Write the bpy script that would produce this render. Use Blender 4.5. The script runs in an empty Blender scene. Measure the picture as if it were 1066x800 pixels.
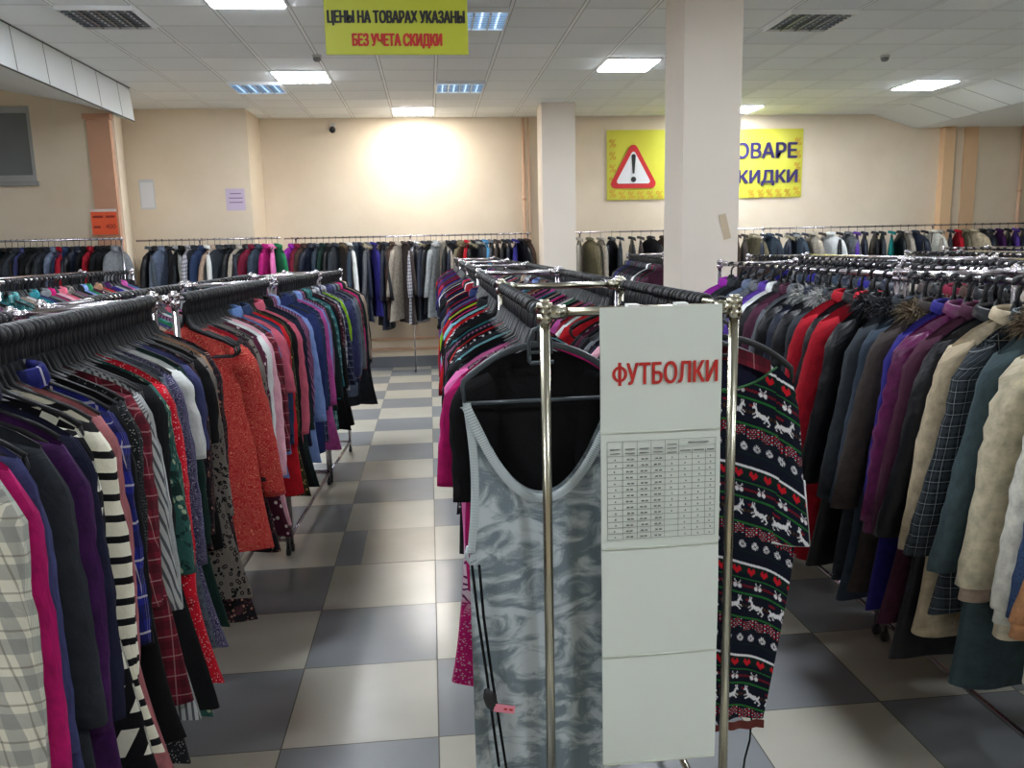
import bpy, math, random
from mathutils import Vector, Matrix
R = random.Random(7)
PI = math.pi
sc = bpy.context.scene
COL = sc.collection

# ------------------------------------------------------------------ camera, exposure, world
F_PX, YAW, PITCH, ROLL, CAM_H = 841.65, 0.0973121, 0.1710117, -0.0221745, 1.878
cy, sy, cp, sp = math.cos(YAW), math.sin(YAW), math.cos(PITCH), math.sin(PITCH)
fw = Vector((sy*cp, cy*cp, -sp)); rt0 = Vector((cy, -sy, 0)); up0 = rt0.cross(fw)
rt = math.cos(ROLL)*rt0 + math.sin(ROLL)*up0
up = -math.sin(ROLL)*rt0 + math.cos(ROLL)*up0
cam_d = bpy.data.cameras.new('camera'); cam = bpy.data.objects.new('camera', cam_d); COL.objects.link(cam)
cam_d.sensor_width = 36.0; cam_d.lens = F_PX/1066*36; cam_d.clip_start = 0.02
cam.matrix_world = Matrix(((rt.x, up.x, -fw.x, 0), (rt.y, up.y, -fw.y, 0), (rt.z, up.z, -fw.z, CAM_H), (0, 0, 0, 1)))
sc.camera = cam
sc.view_settings.view_transform = 'Standard'; sc.view_settings.look = 'None'
sc.view_settings.gamma = 1.0; sc.view_settings.use_curve_mapping = False
sc.view_settings.exposure = 1.12
sc.cycles.use_denoising = True
sc.cycles.max_bounces = 9; sc.cycles.diffuse_bounces = 7; sc.cycles.glossy_bounces = 3
sc.cycles.caustics_reflective = False; sc.cycles.caustics_refractive = False
w = bpy.data.worlds.new('world'); sc.world = w; w.use_nodes = True
w.node_tree.nodes['Background'].inputs[0].default_value = (0.5, 0.55, 0.6, 1)
w.node_tree.nodes['Background'].inputs[1].default_value = 0.3
LED_POWER = 36.0        # emission of the lit led panels
WASH_POWER = 25.0      # the lit panel next to the far wall
DIM_POWER = 0.6        # half-lit louvre lamps

# ------------------------------------------------------------------ material helpers
def lin(c):
    return tuple(((x/255)/12.92 if x/255 <= 0.04045 else ((x/255+0.055)/1.055)**2.4) for x in c)
MATS = {}
class NT:
    def __init__(s, name, rough=0.85, metal=0.0):
        s.m = bpy.data.materials.new(name); s.m.use_nodes = True
        s.t = s.m.node_tree; s.b = s.t.nodes['Principled BSDF']
        s.b.inputs['Roughness'].default_value = rough; s.b.inputs['Metallic'].default_value = metal
    def n(s, kind, **kw):
        nd = s.t.nodes.new(kind)
        for k, v in kw.items(): setattr(nd, k, v)
        return nd
    def l(s, a, b): s.t.links.new(a, b)
    def math(s, op, a, b=None, c=None):
        nd = s.n('ShaderNodeMath', operation=op)
        for i, x in enumerate((a, b, c)):
            if x is None: continue
            if isinstance(x, (int, float)): nd.inputs[i].default_value = x
            else: s.l(x, nd.inputs[i])
        return nd.outputs[0]
    def mix(s, f, a, b):
        nd = s.n('ShaderNodeMix', data_type='RGBA')
        if isinstance(f, (int, float)): nd.inputs[0].default_value = f
        else: s.l(f, nd.inputs[0])
        for i, x in ((6, a), (7, b)):
            if isinstance(x, tuple): nd.inputs[i].default_value = (*lin(x), 1)
            else: s.l(x, nd.inputs[i])
        return nd.outputs[2]
    def uv(s, rnd=True):
        tc = s.n('ShaderNodeTexCoord'); o = tc.outputs['UV']
        return o
    def obj(s): return s.n('ShaderNodeTexCoord').outputs['Object']
    def noise(s, vec, scale, detail=2, rough=0.5, dist=0.0):
        nd = s.n('ShaderNodeTexNoise'); nd.inputs['Scale'].default_value = scale
        nd.inputs['Detail'].default_value = detail; nd.inputs['Roughness'].default_value = rough
        nd.inputs['Distortion'].default_value = dist
        s.l(vec, nd.inputs['Vector']); return nd.outputs['Fac']
    def vor(s, vec, scale, rand=1.0, out='Distance', feature='F1'):
        nd = s.n('ShaderNodeTexVoronoi', feature=feature); nd.inputs['Scale'].default_value = scale
        nd.inputs['Randomness'].default_value = rand
        s.l(vec, nd.inputs['Vector']); return nd.outputs[out]
    def ramp(s, f, lo, hi):
        nd = s.n('ShaderNodeMapRange'); nd.inputs[1].default_value = lo; nd.inputs[2].default_value = hi
        s.l(f, nd.inputs[0]); return nd.outputs[0]
    def bump(s, f, strength=0.3, dist=0.004):
        nd = s.n('ShaderNodeBump'); nd.inputs['Strength'].default_value = strength; nd.inputs['Distance'].default_value = dist
        s.l(f, nd.inputs['Height']); s.l(nd.outputs[0], s.b.inputs['Normal'])
    def col(s, c):
        if isinstance(c, tuple): s.b.inputs['Base Color'].default_value = (*lin(c), 1)
        else: s.l(c, s.b.inputs['Base Color'])
        return s.m

def plainmat(name, c, rough=0.6, metal=0.0, var=0.0, scale=8):
    t = NT(name, rough, metal)
    if var:
        c2 = tuple(max(0, min(255, x*(1-var))) for x in c)
        return t.col(t.mix(t.noise(t.obj(), scale, 4), c, c2))
    return t.col(c)
def emitmat(name, c, power):
    t = NT(name); t.col(c); t.b.inputs['Emission Color'].default_value = (*lin(c), 1); t.b.inputs['Emission Strength'].default_value = power
    return t.m

# cloth materials: every one reads uv in metres
def cloth_finish(t, uv, kind):
    if kind == 'shiny':
        t.b.inputs['Roughness'].default_value = 0.42; t.bump(t.noise(uv, 14, 3), 0.5, 0.02)
    elif kind == 'knit':
        s = t.n('ShaderNodeSeparateXYZ'); t.l(uv, s.inputs[0])
        t.bump(t.math('SINE', t.math('MULTIPLY', s.outputs[0], 900)), 0.5, 0.003)
    else:
        t.bump(t.noise(uv, 10, 4, 0.6), 0.45, 0.02)
def F_plain(c, c2=None, fin='', s=20):
    def f(t, uv): return t.mix(t.ramp(t.noise(uv, s, 5, 0.65), 0.35, 0.7), c, c2 or tuple(int(x*0.78) for x in c))
    return f, fin
def _sep(t, uv):
    s = t.n('ShaderNodeSeparateXYZ'); t.l(uv, s.inputs[0]); return s.outputs[0], s.outputs[1]
def _band(t, x, period, width, off=0.0):
    return t.math('LESS_THAN', t.math('FRACT', t.math('ADD', t.math('DIVIDE', x, period), off)), width/period)
def F_plaid(base, c1, c2, p=0.07):
    def f(t, uv):
        x, y = _sep(t, uv)
        a = t.mix(t.math('MULTIPLY', _band(t, x, p, p*0.42), 0.55), base, c1)
        a = t.mix(t.math('MULTIPLY', _band(t, y, p, p*0.42), 0.55), a, c1)
        a = t.mix(t.math('MULTIPLY', _band(t, x, p, p*0.06, 0.25), 0.5), a, c2)
        return t.mix(t.math('MULTIPLY', _band(t, y, p, p*0.06, 0.25), 0.5), a, c2)
    return f, ''
def F_hstripe(c1, c2, p=0.03, frac=0.35):
    def f(t, uv):
        x, y = _sep(t, uv); return t.mix(_band(t, y, p, p*frac), c1, c2)
    return f, ''
def F_vstripe(c1, c2, p=0.02, frac=0.3):
    def f(t, uv):
        x, y = _sep(t, uv); return t.mix(_band(t, x, p, p*frac), c1, c2)
    return f, ''
def F_dots(c1, c2, s=60, r=0.3, rand=0.6):
    def f(t, uv): return t.mix(t.math('LESS_THAN', t.vor(uv, s, rand), r), c1, c2)
    return f, ''
def F_floral(c1, c2, c3, s=22):
    def f(t, uv):
        n1 = t.math('GREATER_THAN', t.noise(uv, s, 3, 0.6, 1.2), 0.56)
        v = t.math('LESS_THAN', t.vor(uv, s*1.5, 1.0), 0.27)
        return t.mix(v, t.mix(n1, c1, c2), c3)
    return f, ''
def F_paisley(c1, c2, s=30):
    def f(t, uv):
        n = t.noise(uv, s, 2, 0.5, 2.5)
        r = t.math('LESS_THAN', t.math('ABSOLUTE', t.math('SUBTRACT', t.math('FRACT', t.math('MULTIPLY', n, 9)), 0.5)), 0.09)
        return t.mix(t.math('MULTIPLY', r, 0.75), t.mix(t.noise(uv, 6, 3), c1, tuple(int(x*0.75) for x in c1)), c2)
    return f, ''
def F_leopard(c1, c2, s=45):
    def f(t, uv):
        d = t.vor(uv, s, 0.9); r = t.math('MULTIPLY', t.math('GREATER_THAN', d, 0.2), t.math('LESS_THAN', d, 0.42))
        return t.mix(r, c1, c2)
    return f, ''
def F_cracks(c1, c2, c3):
    def f(t, uv):
        x, y = _sep(t, uv)
        d = t.math('LESS_THAN', t.vor(uv, 34, 1.0, 'Distance', 'DISTANCE_TO_EDGE'), 0.07)
        low = t.ramp(t.math('ADD', y, t.math('MULTIPLY', t.noise(uv, 12, 2), 0.08)), 0.98, 1.02)
        spark = t.math('LESS_THAN', t.vor(uv, 150, 1.0), 0.28)
        return t.mix(low, t.mix(d, c1, c2), t.mix(spark, c3, c1))
    return f, ''
def F_tweed(c1, c2, s=160):
    def f(t, uv): return t.mix(t.ramp(t.noise(uv, s, 3, 0.7), 0.4, 0.6), c1, c2)
    return f, ''
def F_marble(c1, c2, s=7):
    def f(t, uv):
        mp = t.n('ShaderNodeMapping'); mp.inputs['Rotation'].default_value = (0, 0, 0.9); mp.inputs['Scale'].default_value = (1.0, 1.5, 1); t.l(uv, mp.inputs[0])
        n = t.ramp(t.noise(mp.outputs[0], s, 6, 0.6, 1.2), 0.44, 0.58)
        tex = t.math('GREATER_THAN', t.vor(uv, 260, 0.1), 0.42)
        return t.mix(t.math('MULTIPLY', t.math('MULTIPLY', tex, 0.35), t.math('SUBTRACT', 1.0, n)), t.mix(n, c1, c2), (80, 92, 98))
    return f, ''
def F_blocks(c1, c2):
    def f(t, uv):
        x, y = _sep(t, uv)
        a = t.math('ADD', x, t.math('MULTIPLY', y, 0.6))
        return t.mix(t.math('GREATER_THAN', t.math('ADD', _band(t, a, 0.09, 0.045), _band(t, y, 0.11, 0.04)), 0.5), c1, c2)
    return f, ''

CLOTH = {
 # key: (description, finish builder)
 'white_plaid': ('cream and grey plaid', F_plaid((214, 212, 196), (120, 124, 124), (92, 82, 70), 0.07)),
 'magenta': ('magenta', F_plain((176, 16, 98))), 'slate': ('slate blue', F_plain((62, 66, 110))),
 'charcoal': ('charcoal', F_plain((44, 48, 54))), 'purple': ('deep purple', F_plain((62, 22, 76), (42, 14, 54))),
 'cream_stripe': ('cream black-striped', F_hstripe((226, 222, 202), (14, 14, 18), 0.052, 0.34)),
 'blocks': ('black and white patterned', F_blocks((222, 220, 204), (14, 14, 18))),
 'navy': ('navy', F_plain((26, 28, 52))), 'dusty_pink': ('dusty pink', F_plain((170, 104, 108))),
 'royal_plaid': ('royal blue plaid', F_plaid((30, 36, 126), (16, 18, 50), (224, 222, 216), 0.10)),
 'black_dots': ('black white-speckled', F_dots((22, 25, 28), (150, 152, 148), 120, 0.25)),
 'maroon_plaid': ('maroon plaid', F_plaid((112, 26, 44), (60, 18, 26), (190, 150, 150), 0.06)),
 'grey_stripe': ('grey striped', F_vstripe((186, 190, 190), (86, 92, 96), 0.02, 0.4)),
 'black': ('black', F_plain((19, 20, 23))), 'jet': ('jet black', F_plain((11, 11, 13))),
 'green_floral': ('teal floral', F_floral((44, 88, 82), (24, 48, 44), (158, 176, 148), 20)),
 'red_dots': ('red white-dotted', F_dots((196, 18, 40), (228, 200, 200), 130, 0.25)),
 'slate_print': ('slate mottled', F_tweed((88, 100, 112), (58, 66, 78), 60)),
 'ornament': ('lilac ornament-print', F_paisley((54, 52, 92), (190, 188, 210), 26)),
 'bottle': ('dark green', F_plain((16, 44, 38))), 'leopard': ('leopard-print', F_leopard((112, 106, 100), (20, 20, 20), 50)),
 'tan': ('tan', F_plain((156, 118, 92))), 'paisley': ('red paisley', F_paisley((186, 40, 44), (226, 140, 112), 20)),
 'black_floral': ('black floral', F_floral((22, 20, 26), (70, 40, 46), (150, 112, 96), 30)),
 'wine_dots': ('wine white-spotted', F_dots((72, 24, 44), (214, 196, 196), 34, 0.28)),
 'pale_pink': ('pale pink', F_plain((226, 174, 186), (206, 150, 166))), 'white': ('white', F_plain((220, 222, 220), (196, 200, 200))),
 'denim': ('light denim', F_tweed((96, 124, 170), (70, 96, 142), 200)), 'dark_denim': ('dark denim', F_tweed((42, 58, 92), (30, 42, 68), 200)),
 'red': ('red', F_plain((196, 22, 36))), 'crimson': ('crimson', F_plain((150, 16, 34), (118, 12, 28))),
 'olive_floral': ('olive floral', F_floral((52, 54, 34), (28, 30, 22), (170, 140, 80), 28)),
 'rose': ('dusty rose', F_plain((196, 94, 112), (170, 78, 98))), 'night_green': ('dark mottled green', F_tweed((30, 48, 46), (16, 24, 26), 90)),
 'plum_stripe': ('plum striped', F_vstripe((150, 96, 130), (62, 34, 60), 0.016, 0.5)),
 'sky': ('light blue', F_plain((128, 152, 204), (104, 130, 186))), 'navy_blue': ('navy blue', F_plain((38, 50, 98))),
 'orchid': ('orchid pink', F_plain((192, 84, 160))), 'teal_plaid': ('teal plaid', F_plaid((70, 136, 136), (24, 50, 58), (210, 220, 216), 0.055)),
 'bw_plaid': ('black-and-white plaid', F_plaid((196, 198, 206), (20, 20, 30), (120, 70, 110), 0.05)),
 'navy_plaid': ('navy plaid', F_plaid((44, 48, 84), (16, 18, 30), (170, 176, 190), 0.05)),
 'grey': ('grey', F_plain((112, 116, 120))), 'light_grey': ('light grey', F_plain((164, 170, 174))),
 'lime': ('lime green', F_plain((150, 206, 40))), 'green': ('green', F_plain((30, 120, 76))),
 'aqua': ('pale aqua', F_plain((140, 204, 214))), 'turq': ('turquoise', F_plain((40, 120, 130))),
 'violet': ('violet', F_plain((88, 60, 148), (68, 44, 124))), 'bright_purple': ('bright purple', F_plain((150, 38, 160))),
 'pink': ('pink', F_plain((222, 120, 176), (200, 98, 158))), 'hot_pink': ('hot pink', F_plain((214, 40, 130))),
 'bw_dots': ('black white-dotted', F_dots((16, 16, 20), (226, 224, 226), 75, 0.4, 0.9)),
 'beige': ('beige', F_plain((178, 156, 138))), 'cobalt': ('cobalt blue', F_plain((40, 38, 132), (28, 28, 104))),
 'animal': ('pink animal-print', F_cracks((206, 186, 200), (96, 26, 80), (190, 24, 110))),
 'tweed': ('grey tweed', F_tweed((116, 120, 126), (54, 58, 64))), 'steel': ('steel blue', F_plain((104, 116, 140))),
 # outerwear
 'c_black': ('black', F_plain((22, 24, 28), fin='shiny')), 'c_navy': ('dark navy', F_plain((32, 38, 54), fin='shiny')),
 'c_red': ('red', F_plain((168, 18, 36), (136, 14, 30))), 'c_char': ('charcoal', F_plain((50, 56, 62), (38, 42, 48))),
 'c_slate': ('slate blue', F_plain((54, 66, 80))), 'c_umber': ('grey-brown', F_plain((66, 58, 56))),
 'c_blue': ('cobalt', F_plain((44, 40, 124))), 'c_plum': ('shiny plum', F_plain((104, 32, 84), (70, 22, 56), fin='shiny')),
 'c_aub': ('aubergine', F_plain((74, 36, 56))), 'c_cream': ('cream', F_plain((196, 180, 152))),
 'c_check': ('black and white checked', F_plaid((24, 28, 32), (48, 56, 62), (150, 158, 162), 0.04)),
 'c_spruce': ('spruce grey', F_plain((60, 76, 80), (48, 60, 64))), 'c_sand': ('cream quilted', F_plain((206, 196, 168), fin='shiny')),
 'c_white': ('off-white quilted', F_plain((214, 212, 200), fin='shiny')), 'c_denim': ('blue denim', F_tweed((60, 84, 122), (40, 56, 84), 120)),
 'c_tan': ('camel', F_plain((184, 132, 92))), 'c_grey': ('grey', F_plain((98, 102, 108))), 'c_brown': ('brown', F_plain((70, 52, 46))),
 'c_khaki': ('khaki', F_plain((116, 110, 88))), 'c_stone': ('stone', F_plain((168, 160, 148))), 'c_teal': ('teal', F_plain((20, 120, 116))),
 'c_mag': ('magenta', F_plain((170, 26, 110))), 'c_wine': ('wine', F_plain((112, 22, 48))), 'c_sky': ('sky blue', F_plain((70, 140, 190))),
}
def CM(key):
    k = 'cloth_'+key
    if k not in MATS:
        desc, (fn, fin) = CLOTH[key]
        t = NT(k, 0.9); uv = t.uv(); t.col(fn(t, uv)); cloth_finish(t, uv, fin)
        t.b.inputs['Specular IOR Level'].default_value = 0.25
        MATS[k] = t.m
    return MATS[k]

# ------------------------------------------------------------------ mesh helpers
class MB:
    def __init__(s): s.v = []; s.f = []; s.uv = []; s.mi = []
    def add(s, vs, fs, uvs=None, mi=0):
        b = len(s.v); s.v += [tuple(p) for p in vs]
        for f in fs:
            s.f.append(tuple(b+i for i in f)); s.mi.append(mi)
            s.uv += [(uvs[i] if uvs else (vs[i][0]+vs[i][1], vs[i][2])) for i in f]
        return s
    def box(s, x0, x1, y0, y1, z0, z1, mi=0):
        vs = [(x, y, z) for x in (x0, x1) for y in (y0, y1) for z in (z0, z1)]
        return s.add(vs, [(0, 1, 3, 2), (4, 6, 7, 5), (0, 4, 5, 1), (2, 3, 7, 6), (0, 2, 6, 4), (1, 5, 7, 3)], None, mi)
    def grid(s, P, cu=False, uvs=None, mi=0, capa=False, capb=False):
        n, m = len(P), len(P[0]); vs = [p for r in P for p in r]
        U = [u for r in uvs for u in r] if uvs else None
        fs = []
        for i in range(n-1):
            for j in range(m if cu else m-1):
                k = (j+1) % m
                fs.append((i*m+j, i*m+k, (i+1)*m+k, (i+1)*m+j))
        if capa: fs.append(tuple(range(m-1, -1, -1)))
        if capb: fs.append(tuple((n-1)*m+j for j in range(m)))
        return s.add(vs, fs, U, mi)
    def tube(s, pts, rad, seg=8, sy=1.0, mi=0, cap=True, axis=None):
        # rad: number or list; sy squashes the ring along 'axis'
        pts = [Vector(p) for p in pts]; n = len(pts); P = []
        prev = None
        for i, p in enumerate(pts):
            d = (pts[min(i+1, n-1)]-pts[max(i-1, 0)]).normalized()
            if prev is None:
                a = Vector(axis) if axis else (Vector((0, 1, 0)) if abs(d.y) < 0.8 else Vector((1, 0, 0)))
            else: a = prev
            a = (a-d*a.dot(d)).normalized(); prev = a; b = d.cross(a)
            r = rad[i] if isinstance(rad, (list, tuple)) else rad
            P.append([p+a*(r*sy*math.cos(2*PI*k/seg))+b*(r*math.sin(2*PI*k/seg)) for k in range(seg)])
        return s.grid(P, True, None, mi, cap, cap)
    def build(s, name, mats, parent=None, smooth=True, loc=None):
        me = bpy.data.meshes.new(name); me.from_pydata(s.v, [], s.f)
        uvl = me.uv_layers.new(name='UVMap'); uvl.data.foreach_set('uv', [c for p in s.uv for c in p])
        mats = mats if isinstance(mats, (list, tuple)) else [mats]
        for m in mats: me.materials.append(m)
        if len(mats) > 1: me.polygons.foreach_set('material_index', s.mi)
        if smooth: me.polygons.foreach_set('use_smooth', [True]*len(me.polygons))
        me.update()
        o = bpy.data.objects.new(name, me); COL.objects.link(o)
        if parent: o.parent = parent
        if loc: o.location = loc
        return o
def empty(name, loc, rz=0):
    o = bpy.data.objects.new(name, None); COL.objects.link(o); o.empty_display_size = 0.1
    o.location = loc; o.rotation_euler = (0, 0, rz); return o
LABELS = set()
def tag(o, label, cat, group=None, kind=None):
    o['label'] = label; o['category'] = cat
    if group: o['group'] = group
    if kind: o['kind'] = kind
    return o
def struct(o): o['kind'] = 'structure'; return o

# ------------------------------------------------------------------ room
m_wall = None
def wallmat():
    t = NT('wall_paint', 0.8); o = t.obj()
    t.col(t.mix(t.ramp(t.noise(o, 1.3, 5, 0.6), 0.35, 0.7), (230, 216, 194), (222, 206, 182)))
    t.bump(t.noise(o, 60, 4), 0.12, 0.004); return t.m
m_wall = wallmat()
m_ochre = plainmat('pilaster_paint', (206, 158, 128), 0.8, var=0.12, scale=3)
m_col = plainmat('column_paint', (232, 222, 208), 0.75, var=0.05, scale=2)
TX, TY, TS = -0.6347, 2.8776, 0.6
def floormat():
    t = NT('floor_tiles', 0.24); o = t.obj()
    s = t.n('ShaderNodeSeparateXYZ'); t.l(o, s.inputs[0])
    x = t.math('DIVIDE', t.math('SUBTRACT', s.outputs[0], TX), TS); y = t.math('DIVIDE', t.math('SUBTRACT', s.outputs[1], TY), TS)
    chk = t.math('MODULO', t.math('ADD', t.math('ADD', t.math('FLOOR', x), t.math('FLOOR', y)), 200), 2.0)
    n = t.noise(o, 2.2, 3, 0.5, 0.2)
    cream = t.mix(t.ramp(n, 0.3, 0.7), (200, 197, 184), (190, 187, 173)); grey = t.mix(t.ramp(n, 0.3, 0.7), (148, 151, 154), (138, 142, 145))
    c = t.mix(chk, cream, grey)
    def edge(v): return t.math('GREATER_THAN', t.math('ABSOLUTE', t.math('SUBTRACT', t.math('FRACT', v), 0.5)), 0.4955)
    g = t.math('MAXIMUM', edge(x), edge(y))
    c = t.mix(g, c, (92, 88, 80)); t.col(c)
    t.l(t.math('ADD', t.math('MULTIPLY', n, 0.06), t.math('ADD', 0.20, t.math('MULTIPLY', g, 0.4))), t.b.inputs['Roughness'])
    t.bump(t.math('SUBTRACT', t.math('MULTIPLY', n, 0.02), g), 0.2, 0.002)
    return t.m
XL, XR, YB, YF, ZC = -7.5, 11.5, -4.0, 12.81, 3.80
m_floor = floormat()
struct(MB().box(XL, XR, YB, YF+.3, -0.1, 0).build('floor', m_floor, smooth=False))
def ceilmat():
    t = NT('ceiling_tiles', 0.9); o = t.obj()
    s = t.n('ShaderNodeSeparateXYZ'); t.l(o, s.inputs[0])
    x = t.math('DIVIDE', t.math('SUBTRACT', s.outputs[0], 0.15), 0.6); y = t.math('DIVIDE', t.math('SUBTRACT', s.outputs[1], 7.05), 0.6)
    fx = t.math('ABSOLUTE', t.math('SUBTRACT', t.math('FRACT', x), 0.5)); fy = t.math('ABSOLUTE', t.math('SUBTRACT', t.math('FRACT', y), 0.5))
    cell = t.n('ShaderNodeCombineXYZ'); t.l(t.math('FLOOR', x), cell.inputs[0]); t.l(t.math('FLOOR', y), cell.inputs[1])
    wn = t.n('ShaderNodeTexWhiteNoise'); t.l(cell.outputs[0], wn.inputs[0])
    base = t.mix(wn.outputs[0], (238, 241, 240), (228, 232, 232))
    bar = t.math('GREATER_THAN', fx, 0.478); bar2 = t.math('GREATER_THAN', fy, 0.486)
    gap = t.math('MULTIPLY', t.math('GREATER_THAN', fx, 0.466), t.math('LESS_THAN', fx, 0.478))
    gap2 = t.math('MULTIPLY', t.math('GREATER_THAN', fy, 0.474), t.math('LESS_THAN', fy, 0.486))
    c = t.mix(t.math('MAXIMUM', gap, gap2), base, (165, 168, 168)); c = t.mix(t.math('MAXIMUM', bar, bar2), c, (244, 246, 244)); t.col(c)
    sag = t.math('ADD', t.math('MULTIPLY', fx, fx), t.math('MULTIPLY', fy, fy))
    t.bump(t.math('ADD', t.math('MULTIPLY', sag, 6), t.math('MULTIPLY', t.noise(o, 90, 3), 0.25)), 0.5, 0.01); return t.m
m_ceil = ceilmat()
m_soff = plainmat('soffit_panels', (234, 238, 238), 0.9, var=0.04, scale=3)
m_seam = plainmat('seam_strip', (92, 92, 88), 0.9)
b = MB(); b.box(-3.45, 7.15, YB, YF+.3, ZC, ZC+.12); struct(b.build('ceiling', m_ceil, smooth=False))
def prism(pts, y0, y1):
    mb = MB(); n = len(pts)
    vs = [(p[0], y0, p[1]) for p in pts]+[(p[0], y1, p[1]) for p in pts]
    fs = [tuple(range(n)), tuple(range(2*n-1, n-1, -1))]+[(i, i+n, (i+1) % n+n, (i+1) % n) for i in range(n)]
    return mb.add(vs, fs)
struct(prism([(-3.45, ZC), (-3.42, 3.42), (-3.86, 3.54), (-4.7, 3.70), (XL, 3.77), (XL, ZC+.12), (-3.45, ZC+.12)], YB, 10.4).build('ceiling_left', m_soff, smooth=False))
struct(MB().box(-4.6, -3.45, 10.3, YF+.3, ZC, ZC+.12).build('ceiling_left_strip', m_soff, smooth=False))
struct(prism([(7.15, ZC), (7.85, 3.58), (XR, 3.62), (XR, ZC+.12), (7.15, ZC+.12)], YB, YF).build('ceiling_right', m_soff, smooth=False))
# seams between the soffit panels, thin strips lying on the sloped faces
ss = MB()
for k in range(17):
    y = 2.2+k*0.6
    if y < 10.3: ss.add([(-3.446, y, ZC-.004), (-3.446, y+.012, ZC-.004), (-3.416, y+.012, 3.425), (-3.416, y, 3.425)], [(0, 1, 2, 3)])
    ss.add([(7.152, y, ZC-.004), (7.152, y+.012, ZC-.004), (7.85, y+.012, 3.577), (7.85, y, 3.577)], [(0, 1, 2, 3)])
ss.box(-3.45, -3.436, 0, 10.4, ZC-.008, ZC-.002); ss.box(-3.43, -3.412, 0, 10.4, 3.412, 3.42)
struct(ss.build('trim_soffit_seams', m_seam, smooth=False))

struct(MB().box(-2.44, XR, YF, YF+.2, 0, ZC).build('wall_far', m_wall, smooth=False))
struct(MB().box(-4.12, -2.44, 11.9, YF+.2, 0, ZC).build('wall_far_recess', m_wall, smooth=False))
lw = MB()   # the wall block with the window, its right flank runs back at an angle
h = ZC
wx0, wx1, wz0, wz1, WY = -7.2, -4.38, 2.70, 3.52, 9.9
def quadbox(mb, P, z0, z1):
    vs = [(p[0], p[1], z0) for p in P]+[(p[0], p[1], z1) for p in P]; n = len(P)
    mb.add(vs, [tuple(range(n-1, -1, -1)), tuple(range(n, 2*n))]+[(i, (i+1) % n, (i+1) % n+n, i+n) for i in range(n)])
quadbox(lw, [(XL, WY), (-3.48, WY), (-4.12, 12.0), (XL, 12.0)], 0, wz0)
quadbox(lw, [(wx1, WY), (-3.48, WY), (-4.12, 12.0), (wx1, 12.0)], wz0, h)
quadbox(lw, [(XL, WY), (wx0, WY), (wx0, 12.0), (XL, 12.0)], wz0, h)
quadbox(lw, [(wx0, WY), (wx1, WY), (wx1, 12.0), (wx0, 12.0)], wz1, h)
struct(lw.build('wall_window', m_wall, smooth=False))
struct(MB().box(XL-.2, XL, YB, 12, 0, ZC).build('wall_left', m_wall, smooth=False))
struct(MB().box(XR, XR+.2, YB, YF, 0, ZC).build('wall_right', m_wall, smooth=False))
struct(MB().box(XL, XR, YB-.2, YB, 0, ZC).build('wall_back', m_wall, smooth=False))
# window high in the wall
m_alu = plainmat('window_frame_paint', (168, 170, 170), 0.45)
def glassmat():
    t = NT('dark_window_glass', 0.12); t.col(t.mix(t.noise(t.obj(), 3, 3), (112, 118, 122), (128, 134, 136))); return t.m
win = empty('window_1', ((wx0+wx1)/2, WY, wz0)); struct(win)
hw = (wx1-wx0)/2; hh = wz1-wz0
fb = MB().box(-hw, hw, .02, .09, 0, .07).box(-hw, hw, .02, .09, hh-.07, hh).box(-hw, -hw+.06, .02, .09, .07, hh-.07).box(hw-.045, hw, .02, .09, .07, hh-.07).box(-.03, .03, .02, .09, .07, hh-.07)
fb.build('window_frame', m_alu, win, smooth=False)
MB().box(-hw+.05, hw-.04, .05, .06, .06, hh-.06).build('glass_pane', glassmat(), win, smooth=False)
MB().box(-hw, hw+.02, -.05, .03, -.05, 0.0).build('window_sill', plainmat('sill_grey', (150, 152, 152), 0.5), win, smooth=False)
struct(MB().box(-3.76, -3.51, WY-.07, WY, 0, 3.36).box(-3.79, -3.49, WY-.09, WY, 3.36, 3.42).build('trim_pilaster', m_ochre, smooth=False))
struct(MB().box(8.30, 8.48, YF-.14, YF, 0, 3.60).box(8.72, 8.95, YF-.03, YF, 0, 3.6).build('trim_right_pilaster', plainmat('warm_pilaster', (226, 190, 150), .8), smooth=False))
m_base = plainmat('baseboard_grey', (110, 114, 120), 0.45, var=.1)
struct(MB().box(-2.44, XR, YF-.015, YF, 0, 0.17).build('baseboard_far', m_base, smooth=False))
struct(MB().box(-4.0, -2.44, 11.885, 11.9, 0, 0.17).build('baseboard_recess', m_base, smooth=False))
m_pipe = plainmat('pipe_paint', (214, 176, 146), 0.5)
for z in (0.30, 0.46):
    pz = MB().tube([(-2.42, YF-.08, z), (11.4, YF-.08, z)], 0.022, 10)
    for x in (-2.0, 0.2, 3, 6, 9): pz.box(x, x+.02, YF-.1, YF, z-.03, z+.03)
    tag(pz.build('heating_pipe', m_pipe), ('upper' if z > .4 else 'lower')+' horizontal heating pipe along the foot of the far wall', 'pipe', 'heating pipes along the far wall')
for x, r, txt in ((1.50, .024, 'vertical beige riser pipe on the far wall left of the slim column'), (1.58, .012, 'thin vertical pipe beside the beige riser pipe on the far wall'), (9.72, .03, 'vertical beige pipe on the far wall at the right edge')):
    vp = MB().tube([(x, YF-.05, 0.0), (x, YF-.05, 3.78 if x < 5 else 3.6)], r, 10)
    if r > .02:
        for z in (1.3, 2.55): vp.tube([(x, YF-.05, z), (x, YF-.05, z+.06)], r*1.35, 10)
        vp.box(x-.01, x+.01, YF-.03, YF, 2.57, 2.59)
    tag(vp.build('riser_pipe', m_pipe), txt, 'pipe')
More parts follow.
